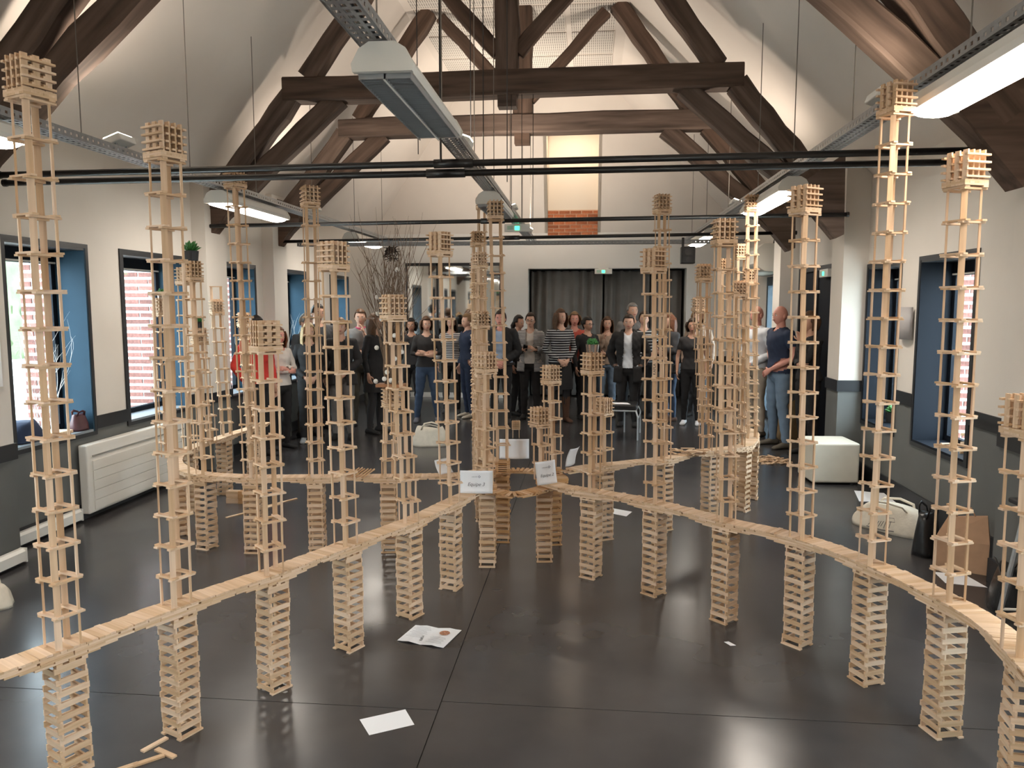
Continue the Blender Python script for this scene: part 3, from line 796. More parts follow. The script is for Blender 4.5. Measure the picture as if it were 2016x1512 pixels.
ARMS = {  # elbow, wrist, finger direction, palm normal-ish, for the figure's own left arm (+x side), 1.75 m figure facing -y
    'down': ((.235, .03, 1.13), (.235, -.05, .88), (-.05, -.15, -1)),
    'hips': ((.36, .09, 1.17), (.185, .0, 1.02), (-.6, -.3, -.5)),
    'pocket': ((.27, .08, 1.15), (.195, -.03, .95), (-.1, -.15, -1)),
    'cross_a': ((.235, -.04, 1.16), (-.03, -.185, 1.17), (-1, .05, .15)),
    'cross_b': ((.235, -.03, 1.15), (-.02, -.215, 1.13), (-1, .1, .05)),
    'clasp': ((.245, .04, 1.13), (.065, -.17, .97), (-.75, -.25, -.5)),
    'chin': ((.15, -.15, 1.16), (.055, -.185, 1.40), (-.25, .15, .95)),
    'support': ((.23, -.01, 1.14), (-.05, -.18, 1.12), (-1, .05, .1)),
    'phone': ((.225, .01, 1.14), (.10, -.235, 1.17), (-.55, -.45, .35)),
    'raise': ((.25, -.08, 1.20), (.12, -.2, 1.38), (-.2, -.1, 1)),
    'point': ((.26, -.08, 1.17), (.16, -.28, 1.12), (-.1, -.9, -.3)),
}
def hand(mb, w, d, side, mi, scale=1.0):
    """palm, four bent fingers of different length and a thumb from the side of the palm"""
    w = Vector(w); d = Vector(d).normalized()
    nrm = Vector((-side, 0, 0)) if abs(d.x) < .7 else Vector((0, 1, 0))
    nrm = (nrm - d * nrm.dot(d)).normalized(); u = d.cross(nrm)
    if u.y > 0: u = -u            # thumb side forward
    s = scale
    rings = []
    for t, hw, ht in ((-.02, .024, .018), (.0, .028, .018), (.03, .038, .017), (.07, .041, .016), (.092, .037, .012)):
        c = w + d * t * s
        rings.append([c + u * math.cos(a) * hw * s + nrm * math.sin(a) * ht * s for a in [2 * PI * q / 10 for q in range(10)]])
    mb.loft(rings, mi)
    for i, L in enumerate((.070, .080, .075, .058)):
        b = w + d * .085 * s + u * (.029 - .0195 * i) * s
        p1 = b + d * L * .42 * s + nrm * .008 * s; p2 = p1 + (d * .80 + nrm * .55).normalized() * L * .32 * s; p3 = p2 + (d * .35 + nrm * .9).normalized() * L * .28 * s
        mb.tube([b - d * .015 * s, b, p1, p2, p3], [.009 * s, .0092 * s, .0085 * s, .0078 * s, .0055 * s], 6, mi)
    b = w + d * .028 * s + u * .030 * s
    p1 = b + (u * .75 + d * .55 + nrm * .35).normalized() * .036 * s; p2 = p1 + (d * .9 + u * .25 + nrm * .3).normalized() * .030 * s
    mb.tube([b - u * .012 * s, b, p1, p2], [.012 * s, .012 * s, .0105 * s, .007 * s], 6, mi)

def head_pts(n=22, m=16):
    """unit head facing -y: returns verts, faces"""
    t = MB(); t.sphere((0, 0, 0), 1, n, m)
    vs = []
    for x, y, z in t.v:
        k = 1.0
        if z < -.1:
            k = 1 - .42 * ((-z - .1) / .9) ** 1.5       # jaw narrows
        X = x * .076 * k; Y = y * (.095 if y > 0 else .090)
        if z < -.1 and y > 0: Y *= 1 - .55 * ((-z - .1) / .9)
        if z < -.45 and y < 0: Y -= .008 * min(1, -y * 1.4)
        Z = z * .118
        if y < 0:                                       # face relief
            f = max(0, -y)
            nose = math.exp(-(x / .16) ** 2) * math.exp(-((z + .14) / .20) ** 2); Y -= .022 * nose * f
            brow = math.exp(-((z - .16) / .10) ** 2) * f; Y -= .004 * brow
            for sx in (-.38, .38): Y += .010 * math.exp(-((x - sx) / .2) ** 2 - ((z - .02) / .12) ** 2)
            Y -= .004 * math.exp(-(x / .3) ** 2 - ((z + .45) / .10) ** 2)
        vs.append((X, Y, Z))
    return vs, t.f
HV, HF = head_pts()

PEOPLE = []
def person(label, x, y, h, yaw, sex='m', tone=0, hair=('short', 'dark'), top=(C_BLACK, 'long'), low=('trousers', C_BLACK), arms=('down', 'down'), shoes=C_BLACK, turn=0, tilt=0, stance=.09, extra=()):
    s = h / 1.75; fem = sex == 'f'
    body = MB(); sw = .158 if fem else .185; segs = []
    tr = [(.82, 0, .10, .07), (.88, .0, .165, .112), (.95, .01, .172 if fem else .165, .12), (1.05, .0, .145 if fem else .155, .105), (1.12, .0, .128 if fem else .15, .098),
          (1.22, -.006, .140 if fem else .162, .108), (1.31, -.014 if fem else -.006, .155 if fem else .178, .125 if fem else .118), (1.39, 0, .162 if fem else .188, .102), (1.44, .004, .125 if fem else .15, .078), (1.475, .005, .075, .060), (1.50, .004, .054, .054), (1.60, -.004, .050, .052)]
    if not fem: tr = [(z, yo, rx * 1.02, ry * 1.06) for z, yo, rx, ry in tr]
    body.loft([[(rx * math.cos(a) * s, (yo + ry * math.sin(a)) * s, z * s) for a in [2 * PI * q / 20 for q in range(20)]] for z, yo, rx, ry in tr])
    S = lambda p: Vector((p[0] * s, p[1] * s, p[2] * s))
    for z0, z1, r in ((.9, 1.1, .12), (1.1, 1.3, .13), (1.3, 1.42, .14)): segs.append(('torso', S((0, 0, z0)), S((0, 0, z1)), r * s))
    segs.append(('neck', S((0, 0, 1.50)), S((0, 0, 1.62)), .05 * s))
    for sd in (-1, 1):
        lift = .0 if sd > 0 else .02
        hip, knee, ank = S((sd * .088, .0, .90)), S((sd * (.088 + stance * .12), -.015, .50)), S((sd * (.085 + stance * .3), .02 + lift, .085))
        km = hip.lerp(knee, .5); cm = knee.lerp(ank, .35) + Vector((0, .012, 0))
        body.tube([hip, km, knee, cm, ank, ank - Vector((0, .0, .03 * s))], [.090 * s, .078 * s, .056 * s, .057 * s, .036 * s, .036 * s], 12)
        segs += [('thigh', hip, knee, .075 * s), ('shin', knee, ank, .05 * s)]
    wr = []
    for sd, pose in ((1, arms[0]), (-1, arms[1])):
        e, w, d = ARMS[pose]
        sh = S((sd * sw, .005, 1.415)); el = S((sd * (e[0] + (0 if fem else .02)), e[1], e[2])); ws = S((sd * w[0], w[1], w[2])); dv = Vector((sd * d[0], d[1], d[2])).normalized()
        k = .88 if fem else 1.05
        body.tube([S((sd * sw * .55, 0, 1.40)), sh, sh.lerp(el, .5), el, el.lerp(ws, .4), ws, ws + dv * .02 * s], [.052 * s * k, .055 * s * k, .046 * s * k, .039 * s * k, .037 * s * k, .026 * s * k, .024 * s * k], 10)
        segs += [('upper', sh, el, .045 * s), ('fore', el, ws, .034 * s)]
        wr.append((ws, dv, sd))
    tmp = bpy.data.objects.new('tmp', body.mesh('tmp', M_WALL)); COL.objects.link(tmp)
    rm = tmp.modifiers.new('r', 'REMESH'); rm.mode = 'VOXEL'; rm.voxel_size = .0165 * s
    sm = tmp.modifiers.new('s', 'SMOOTH'); sm.factor = .5; sm.iterations = 3
    PEOPLE.append(dict(tmp=tmp, segs=segs, wr=wr, s=s, label=label, x=x, y=y, yaw=yaw, fem=fem, tone=tone, hair=hair, top=top, low=low, arms=arms, shoes=shoes, turn=turn, tilt=tilt, extra=extra, stance=stance))

def sub_shell(V, F, keepf, off, name, m, parent, nrm, fold=0.0, flare=None):
    idx = np.unique(np.array([i for f in keepf for i in f])); mp = -np.ones(len(V), int); mp[idx] = np.arange(len(idx))
    P = V[idx] + nrm[idx] * off
    if fold: P = P + nrm[idx] * (fold * np.sin(P[:, 2:3] * 55 + P[:, 0:1] * 30) * np.sin(P[:, 0:1] * 38 + P[:, 1:2] * 22))
    if flare: P = flare(P)
    me = bpy.data.meshes.new(name); me.from_pydata(P.tolist(), [], [tuple(mp[i] for i in f) for f in keepf]); me.materials.append(m); me.shade_smooth()
    o = bpy.data.objects.new(name, me); COL.objects.link(o); o.parent = parent
    return o

def finish_people():
    dg = bpy.context.evaluated_depsgraph_get()
    for p in PEOPLE:
        s = p['s']; ev = p['tmp'].evaluated_get(dg); me = ev.to_mesh()
        n = len(me.vertices); V = np.empty(n * 3); me.vertices.foreach_get('co', V); V = V.reshape(-1, 3)
        N = np.empty(n * 3); me.vertices.foreach_get('normal', N); N = N.reshape(-1, 3)
        F = [tuple(f.vertices) for f in me.polygons]; ev.to_mesh_clear()
        root = empty('person', (p['x'], p['y'], 0), math.radians(p['yaw']))
        tag(root, p['label'], 'person', 'people watching from the end of the hall')
        D = []; Tt = []
        for nm, a, b, r in p['segs']:
            d, t = seg_dist(V, np.array(a), np.array(b)); D.append(d - r); Tt.append(t)
        D = np.array(D); Tt = np.array(Tt); bi = D.argmin(0); names = np.array([q[0] for q in p['segs']]); bn = names[bi]; bt = Tt[bi, np.arange(n)]
        z = V[:, 2] / s
        bn = np.where((bn == 'neck') & (z < 1.49), 'torso', bn)
        # body
        mb = MB(); mb.v = [tuple(v) for v in V.tolist()]; mb.f = list(F); mb.m = [0] * len(F)
        hs = 1.0 * s
        HZ = 1.632 * s
        Rt = Matrix.Rotation(math.radians(p['turn']), 3, 'Z') @ Matrix.Rotation(math.radians(p['tilt']), 3, 'X')
        hc = Vector((0, -.012 * s, HZ))
        T = lambda v: hc + Rt @ (Vector(v) * s)
        kx = .95 if p['fem'] else 1.04
        mb.add([T((v[0] * kx, v[1], v[2])) for v in HV], HF, 0)
        for sx in (-1, 1):
            e = MB().sphere((0, 0, 0), (.010, .018, .030), 8, 6); mb.add([T((sx * .074 * kx + a, .008 + b, -.008 + c)) for a, b, c in e.v], e.f, 0)
            e = MB().sphere((0, 0, 0), (.0135, .009, .0075), 8, 6); mb.add([T((sx * .030 + a, -.0775 + b, .004 + c)) for a, b, c in e.v], e.f, 1)
            e = MB().sphere((0, 0, 0), (.0062, .006, .0062), 8, 6); mb.add([T((sx * .030 + a, -.083 + b, .004 + c)) for a, b, c in e.v], e.f, 2)
            e = MB().sphere((0, 0, 0), (.018, .005, .0035), 8, 4); mb.add([T((sx * .030 + a, -.0865 + b, .024 + c)) for a, b, c in e.v], e.f, 3)
        e = MB().sphere((0, 0, 0), (.024, .008, .0075), 10, 6); mb.add([T((a, -.089 + b, -.053 + c)) for a, b, c in e.v], e.f, 4)
        for ws, dv, sd in p['wr']:
            if p['arms'][0 if sd > 0 else 1] == 'pocket': continue
            hand(mb, ws, dv, sd, 0, s * (.92 if p['fem'] else 1.05))
        hc_name = p['hair'][1] if p['hair'][0] != 'bald' else 'light'
        b = mb.build('body', [skin(p['tone']), M_EYE, M_PUP, hair_mat(hc_name), M_LIP], root, smooth=True)
        # garments cut from the body surface
        tm, slv = p['top']; kind, lm = p['low']
        sl = {'long': .93, 'half': .25, 'mid': 1.3}[slv] if slv != 'none' else -1
        hem = .92 if kind != 'dress' else .90
        neck = 1.475 if p['fem'] else 1.49
        ntop = np.where(V[:, 1] < -.02 * s, neck - .05 * np.exp(-(V[:, 0] / (.05 * s)) ** 2), neck)
        istop = ((bn == 'torso') & (z > hem) & (z < ntop)) | ((bn == 'thigh') & (z > hem)) | ((bn == 'neck') & (z < ntop))
        if slv == 'long': istop |= (bn == 'upper') | ((bn == 'fore') & (bt < .93))
        elif slv == 'half': istop |= ((bn == 'upper') & (bt < .62))
        elif slv == 'mid': istop |= (bn == 'upper') | ((bn == 'fore') & (bt < .3))
        elif slv == 'none': istop |= ((bn == 'upper') & (bt < .12))
        kf = [f for f in F if all(istop[i] for i in f)]
        off = .013 * s if p['fem'] else .016 * s
        def flare(P):
            q = P.copy(); w = np.clip((1.05 * s - q[:, 2]) / (.15 * s), 0, 1) * (np.abs(q[:, 0]) < .24 * s); q[:, 0] *= 1 + .06 * w; q[:, 1] *= 1 + .12 * w; return q
        sub_shell(V, F, kf, off, 'top', tm, root, N, .004 * s, flare)
        legm = (bn == 'thigh') | (bn == 'shin') | ((bn == 'torso') & (z < .98))
        if kind in ('trousers', 'jeans'):
            m_ = legm & (z > .07) & (z < 1.0)
            sub_shell(V, F, [f for f in F if all(m_[i] for i in f)], .010 * s, 'trousers', lm, root, N, .004 * s)
        else:
            m_ = legm & (z > .07) & (z < 1.0)
            sub_shell(V, F, [f for f in F if all(m_[i] for i in f)], .004 * s, 'tights', C_BLACK2, root, N)
            zb = {'skirt': .52, 'dress': .62}[kind]; sk = MB(); rg = []
            for i in range(8):
                t = i / 7; zz = (1.02 - (1.02 - zb) * t) * s; rx = (.158 + .045 * min(1, t * 1.6) + .01 * t) * s; ry = (.125 + .035 * t) * s
                rg.append([(rx * math.cos(a) * (1 + .04 * t * math.sin(a * 7)), ry * math.sin(a) * (1 + .04 * t * math.sin(a * 7)) + .005, zz) for a in [2 * PI * q / 28 for q in range(28)]])
            sk.loft(rg, cap=False); sk.build('skirt', lm, root, smooth=True)
        # shoes
        for sd in (-1, 1):
            ax = sd * (.085 + p['stance'] * .3) * s; ay = (.02 + (.0 if sd > 0 else .02)) * s
            sh = MB(); rg = []
            for t, hw, hz in ((.075, .026, .060), (.05, .038, .085), (0, .040, .095), (-.05, .040, .075), (-.11, .047, .055), (-.155, .044, .045), (-.185, .028, .030)):
                rg.append([((ax + sd * .10 * -t * s) + hw * s * math.cos(a), ay + t * s, max(0.002, hz * s * (.5 + .5 * math.sin(a)))) for a in [2 * PI * q / 12 for q in range(12)]])
            sh.loft(rg); sh.build('shoe', p['shoes'], root, smooth=True)
            if 'boots' in p['extra']:
                MB().tube([(ax, ay, .06 * s), (ax * .98, ay, .22 * s), (ax * .95, ay - .01, .40 * s)], [.048 * s, .056 * s, .068 * s], 12, cap=False).build('boot_shaft', p['shoes'], root, smooth=True)
        # hair
        style, hcol = p['hair']
        if style != 'bald':
            hm = hair_mat(hcol); hb = MB(); rr = random.Random(len(p['label']))
            cap = MB(); keep = []
            line = lambda x, y, z: (z > .052 + .10 * max(0, -y - .02) * 3.2) if y < -.02 else (z > -.055 - .25 * max(0, y)) if y > .03 else z > .0
            k = 1.10 if style != 'short' else 1.065
            hv = [Vector((v[0] * kx * k, (v[1] + .004) * k, v[2] * k + .004)) for v in HV]
            for f in HF:
                c = Vector((0, 0, 0))
                for i in f: c += Vector(HV[i]) / len(f)
                if line(*c): keep.append(f)
            hb.add([T(v + Vector((0, 0, rr.uniform(-.002, .004)))) for v in hv], keep)
            if style in ('long', 'bob'):
                L = .36 if style == 'long' else .17; rg = []
                for j in range(9):
                    t = j / 8; zz = .07 - (L) * t; row = []
                    for q in range(21):
                        a = math.radians(-28 + 236 * q / 20); rad_ = (.092 + .030 * math.sin(PI * min(1, t * .9 + .1))) + .006 * math.sin(q * 2.1 + t * 5)
                        yy = rad_ * 1.08 * math.sin(a); xx = rad_ * math.cos(a)
                        if t > .45: yy = yy * .85 + .012
                        row.append(T((xx, yy + .004, zz)))
                    rg.append(row)
                hb.loft(rg, cap=False, closed=False)
            if style == 'bun': e = MB().sphere((0, 0, 0), (.042, .038, .042), 10, 8); hb.add([T((a, .118 + b_, .035 + c)) for a, b_, c in e.v], e.f)
            if style == 'tail': hb.tube([T((0, .10, .02)), T((0, .135, -.05)), T((0, .12, -.2))], [.02, .03, .012], 8)
            ho = hb.build('hair', hm, root, smooth=True); sd_ = ho.modifiers.new('thick', 'SOLIDIFY'); sd_.thickness = .010; sd_.offset = 1
        else:
            pass
        X = p['extra']
        if 'glasses' in X:
            g = MB()
            for sx in (-1, 1):
                rim = [T((sx * .031 + .022 * math.cos(a), -.098, .004 + .015 * math.sin(a))) for a in [2 * PI * q / 12 for q in range(13)]]
                g.tube(rim, .0022 * s, 5, cap=False); g.tube([T((sx * .053, -.097, .006)), T((sx * .076, -.0, .006))], .002 * s, 5)
            g.tube([T((-.009, -.099, .006)), T((.009, -.099, .006))], .002 * s, 5); g.build('glasses', M_TRIM, root)
        if 'phone' in X:
            ws, dv, sd = p['wr'][1]; o = MB().obox((0, 0, 0), (.07, .012, .14)).build('phone', M_TRIM, root); o.location = ws + dv * .08 + Vector((0, -.03, 0)); o.rotation_euler = (.9, .3, 0)
        if 'coat' in X or 'blazer' in X or 'jacket' in X:
            cm = X[-1]; hemc = {'coat': .70, 'blazer': .80, 'jacket': .92}[[q for q in X if q in ('coat', 'blazer', 'jacket')][0]]
            m_ = (((bn == 'torso') & (z > .90) & (z < 1.49)) | (bn == 'upper') | ((bn == 'fore') & (bt < .95)))
            gap = (.045 + .03 * np.clip((1.3 - z) / .4, 0, 1)) * s
            m_ &= ~((V[:, 1] < -.02 * s) & (np.abs(V[:, 0]) < gap) & (bn == 'torso'))
            sub_shell(V, F, [f for f in F if all(m_[i] for i in f)], .032 * s, 'jacket', cm, root, N, .005 * s)
            lo = MB(); rg = []
            for i in range(6):
                t = i / 5; zz = (.96 - (.96 - hemc) * t) * s; row = []
                for q in range(25):
                    a = math.radians(-90 + 22 + (360 - 44) * q / 24); row.append(((.205 + .015 * t) * s * math.cos(a), (.155 + .02 * t) * s * math.sin(a), zz))
                rg.append(row)
            lo.loft(rg, cap=False, closed=False); o = lo.build('jacket_skirt', cm, root, smooth=True); o.modifiers.new('t', 'SOLIDIFY').thickness = .012
        if 'collar' in X:
            MB().tube([(.065 * math.cos(a) * s, (.062 * math.sin(a) + .0) * s, (1.485 + .012 * math.sin(a)) * s) for a in [2 * PI * q / 16 for q in range(17)]], .016 * s, 8).build('collar', X[-1] if not isinstance(X[-1], str) else C_WHITE, root, smooth=True)
        if 'band' in X:
            MB().tube([T((.088 * math.cos(a), .104 * math.sin(a), .062 + .01 * math.sin(a))) for a in [2 * PI * q / 20 for q in range(21)]], .010, 6).build('headband', mat('mustard_band', (.45, .28, .08), .8), root)
        if 'arm_jacket' in X:
            o = MB().tube([(-.05, -.26 * s, 1.10 * s), (-.12, -.24 * s, .98 * s), (-.10, -.22 * s, .72 * s)], [.07, .13, .10], 12, flat=.5).build('folded_jacket', C_BLACK, root, smooth=True)
        if 'hood' in X:
            MB().tube([(.10 * math.cos(a) * s, (.085 * math.sin(a) + .045) * s, (1.49 + .02 * math.sin(a)) * s) for a in [math.radians(-30 + 240 * q / 14) for q in range(15)]], .035 * s, 8).build('hood', X[-1], root, smooth=True)
        bpy.data.objects.remove(p['tmp'])

P_ = person
P_('man in red zip sweater with white collar in profile, leftmost of the crowd', -4.02, 8.95, 1.73, 68, 'm', 1, ('short', 'black'), (C_RED, 'long'), ('trousers', C_BLACK), ('down', 'pocket'), extra=('collar', C_WHITE), stance=.1)
P_('brown haired woman in white fluffy sweater with crossed arms, facing right', -3.97, 9.50, 1.58, 62, 'f', 2, ('long', 'auburn'), (C_WHITE, 'long'), ('trousers', C_BLACK), ('cross_a', 'cross_b'))
P_('blonde long haired woman all in black with chequered sneakers', -3.75, 10.0, 1.62, 22, 'f', 0, ('long', 'blonde'), (C_BLACK, 'long'), ('trousers', C_BLACK), ('clasp', 'clasp'), cloth('sneaker', (.25, .25, .25)), turn=15)
P_('tall dark haired man in dark jacket standing behind by the left window', -4.00, 11.05, 1.88, 45, 'm', 1, ('short', 'black'), (C_CHAR, 'long'), ('trousers', C_CHAR), ('down', 'down'))
P_('grey haired man bending his head behind the blonde woman', -3.96, 10.45, 1.75, 70, 'm', 0, ('short', 'grey'), (C_CHAR, 'long'), ('trousers', C_KHAKI), ('down', 'down'), tilt=22)
P_('woman with grey hair and pink scarf behind a tower at left', -3.95, 11.85, 1.60, 20, 'f', 0, ('bob', 'grey'), (C_GREY, 'long'), ('trousers', C_CHAR), ('down', 'down'), extra=('collar', C_PINK))
P_('woman with mustard headband, dark open vest and grey jeans', -3.42, 10.35, 1.68, 12, 'f', 0, ('bun', 'light'), (C_BLACK, 'half'), ('jeans', C_GREY), ('clasp', 'down'), extra=('band', 'blazer', C_BLACK2))
P_('man with pink collar and grey sweater holding his hand to his mouth', -3.50, 11.55, 1.80, 15, 'm', 0, ('short', 'brown'), (C_GREY, 'mid'), ('trousers', C_KHAKI), ('chin', 'support'), extra=('collar', C_PINK))
P_('woman with long brown hair in a black dress seen from the side', -3.08, 10.85, 1.74, 70, 'f', 1, ('long', 'brown'), (C_BLACK, 'long'), ('dress', C_BLACK), ('down', 'down'), turn=20)
P_('dark haired person holding both hands up to the face behind the branches', -2.98, 12.75, 1.64, 5, 'f', 3, ('bob', 'black'), (C_BLACK2, 'long'), ('trousers', C_BLACK), ('raise', 'raise'))
P_('woman with brown curly hair, black top, crossed arms and blue jeans', -2.56, 12.0, 1.68, 12, 'f', 0, ('bob', 'brown'), (C_BLACK2, 'mid'), ('jeans', C_JEAN), ('cross_a', 'cross_b'), cloth('trainer', (.10, .10, .12)), turn=12, stance=.3)
P_('woman in black and white striped shirt hidden behind a tower', -2.34, 13.0, 1.68, 5, 'f', 0, ('long', 'dark'), (C_ST3, 'long'), ('trousers', C_BLACK), ('down', 'down'))
P_('man in navy jacket and jeans seen from the side, left of the centre towers', -1.98, 12.55, 1.72, -58, 'm', 0, ('short', 'light'), (C_NAVY, 'long'), ('jeans', C_NAVY), ('pocket', 'down'), C_SAND)
P_('man in light blue shirt with open dark jacket behind the centre tower', -1.36, 11.95, 1.78, -4, 'm', 2, ('short', 'dark'), (C_LBLUE, 'long'), ('trousers', C_BLACK), ('clasp', 'clasp'), extra=('jacket', C_BLACK))
P_('dark haired woman in black turned away beside the glasses wearer', -1.17, 12.95, 1.69, 60, 'f', 1, ('tail', 'black'), (C_BLACK, 'long'), ('trousers', C_BLACK), ('down', 'down'))
P_('woman with glasses in fine striped blazer looking at a phone', -.93, 12.5, 1.735, -3, 'f', 0, ('bun', 'dark'), (C_WHITE, 'half'), ('trousers', C_BLACK2), ('phone', 'phone'), extra=('glasses', 'phone', 'blazer', C_ST2))
P_('tall long haired woman in black sweater with white stripes and brown boots', -.43, 12.2, 1.80, 22, 'f', 0, ('long', 'brown'), (C_ST1, 'long'), ('skirt', C_BLACK), ('clasp', 'clasp'), C_BOOT, turn=18, extra=('boots',))
P_('smiling blonde woman in coral top behind the striped sweater', -.22, 12.95, 1.75, 5, 'f', 2, ('bob', 'light'), (C_CORAL, 'half'), ('trousers', C_BLACK), ('down', 'clasp'))
P_('woman with black hair tied back, glasses and black long sleeved top', 0.0, 12.60, 1.67, 28, 'f', 1, ('bun', 'black'), (C_BLACK, 'long'), ('trousers', C_BLACK), ('down', 'down'), turn=14, extra=('glasses',))
P_('woman in beige cardigan with her hand at her mouth, laughing', .33, 12.95, 1.67, 3, 'f', 0, ('long', 'brown'), (C_BEIGE, 'long'), ('jeans', C_LJEAN), ('support', 'chin'))
P_('young man in long black coat over white shirt, hands in pockets', .63, 11.85, 1.72, -6, 'm', 0, ('short', 'dark'), (C_SHIRT, 'long'), ('trousers', C_BLACK2), ('pocket', 'pocket'), extra=('coat', 'hood', C_BLACK))
P_('tall grey haired man looking over the others before the curtain', .77, 13.4, 1.90, 20, 'm', 0, ('short', 'grey'), (C_GREY, 'long'), ('trousers', C_CHAR), ('down', 'down'))
P_('dark haired woman in black and white patterned blouse behind a tower', .93, 12.8, 1.76, -4, 'f', 0, ('bun', 'dark'), (stripe_mat('patterned', (.02, .02, .02), (.5, .5, .5), .05, .7), 'half'), ('trousers', C_BLACK), ('clasp', 'clasp'))
P_('woman in dark blazer and jeans with crossed arms, facing left', 1.32, 12.5, 1.72, -62, 'f', 0, ('long', 'auburn'), (C_NAVY, 'long'), ('jeans', C_JEAN), ('cross_a', 'cross_b'), C_BOOT, extra=('blazer', C_CHAR))
P_('dark haired woman in black t-shirt and white shoes, right of the curtains', 1.63, 12.1, 1.66, -12, 'f', 1, ('bob', 'dark'), (C_BLACK2, 'half'), ('trousers', C_BLACK), ('down', 'down'), C_SHIRT)
P_('person with light brown curls half hidden behind the right towers', 1.86, 13.1, 1.80, -20, 'f', 0, ('bob', 'light'), (C_BEIGE, 'long'), ('trousers', C_CHAR), ('down', 'down'))
P_('bald man in white shirt and sand trousers carrying a black jacket', 2.40, 11.15, 1.86, -60, 'm', 2, ('bald', 'light'), (C_SHIRT, 'long'), ('trousers', C_SAND), ('clasp', 'clasp'), C_KHAKI, extra=('arm_jacket',))
P_('bald man in dark polo and light jeans turning to the left', 2.52, 10.3, 1.86, -72, 'm', 2, ('bald', 'light'), (C_NAVY, 'half'), ('jeans', C_LJEAN), ('clasp', 'hips'), C_KHAKI, stance=.25)
P_('curly haired woman all in black beside the dark door on the right', 2.74, 9.75, 1.78, -70, 'f', 1, ('bob', 'brown'), (C_BLACK, 'long'), ('trousers', C_BLACK), ('chin', 'support'))
finish_people()

# ================================================================== THE PLANK CITY
PLk, PW, PT = .1178, .0234, .0078      # one plank
def pbox(mat_, l=PLk, w=PW, t=PT, name='plank'):
    return MB().box(-l / 2, l / 2, -w / 2, w / 2, -t / 2, t / 2).mesh(name, mat_)
HEADS = {'L0': 1, 'L1': 0, 'L2': 1, 'L3': 0, 'L4': 0, 'L5': 1, 'R5': 0, 'R4': 1, 'R3': 0, 'R2': 1, 'R1': 1, 'R0': 1, 'RR': 1}
THETA = {'L0': .55, 'L1': .62, 'L2': .40, 'L3': .72, 'L4': .45, 'L5': .80, 'R5': .55, 'R4': .78, 'R3': .35, 'R2': .85, 'R1': .70, 'R0': .80, 'RR': .75}
STY = {'L0': 'B', 'L1': 'B', 'L2': 'B', 'L3': 'B', 'L4': 'B', 'L5': 'A', 'R5': 'B', 'R4': 'A', 'R3': 'B', 'R2': 'A', 'R1': 'A', 'R0': 'A', 'RR': 'A'}
ME_P = pbox(M_PLANK); ME_PD = pbox(M_PLANKD)
ME_N = pbox(M_PLANK, w=.0150, name='narrow_plank')
ZR, ZLF = .608, .5846
def xf(cx, cy, ang):
    c, s_ = math.cos(ang), math.sin(ang)
    return lambda u, v: (cx + u * c - v * s_, cy + u * s_ + v * c)

def pillar(cx, cy, ang, ztop, label, me=ME_P, grp='plank piers carrying the bridges'):
    """criss-cross pier of planks on edge, root at its foot"""
    t = empty('plank_pier', (cx, cy, 0), ang)
    z = PT / 2
    for s_ in (-1, 1): inst('plank', me, t, (0, s_ * .052, z), (0, 0, R.uniform(-.02, .02)))
    z = PT; n = int(round((ztop - PT * 8 - z - .0001) / PW)); ox = oy = 0
    for i in range(n):
        a = PI / 2 if i % 2 == 0 else 0
        ox = .75 * ox + R.uniform(-.0022, .0022); oy = .75 * oy + R.uniform(-.0022, .0022)
        for s_ in (-1, 1):
            d = s_ * (.050 + R.uniform(-.003, .002)); j = R.uniform(-.003, .003)
            loc = (d + ox, j + oy, z + PW / 2) if a else (j + ox, d + oy, z + PW / 2)
            inst('plank', me, t, loc, (PI / 2, R.uniform(-.006, .006), a + R.uniform(-.035, .035)))
        z += PW
    for i in range(2):
        a = 0 if i % 2 == 0 else PI / 2
        for q in range(3):
            d = (q - 1) * .047; loc = (0, d, z + PT / 2) if a == 0 else (d, 0, z + PT / 2)
            inst('plank', me, t, loc, (0, 0, a + R.uniform(-.02, .02)))
        z += PT
    return tag(t, label, 'pier', grp)

LV_UP = [(u, v) for u in (-.042, -.014, .014, .042) for v in (-.041, 0, .041)]
LV_BAR = (-.0535, -.028, 0, .028, .0535)
def lattice(t, z, me):
    """small far cube of upright planks threaded with level ones, one joined part"""
    mb = MB()
    for u, v in LV_UP: mb.obox((u, v, z + PLk / 2), (PT, PW * .8, PLk), (0, 0, R.uniform(-.03, .03)))
    for k in range(4):
        for u in LV_BAR: mb.obox((u, 0, z + .010 + k * .029), (.015, PLk, PT))
        for v in (-.0205, .0205): mb.obox((0, v, z + .018 + k * .029), (PLk * .97, .015, PT))
    return stuff(mb.build('lattice_cube', M_PLANK, t))

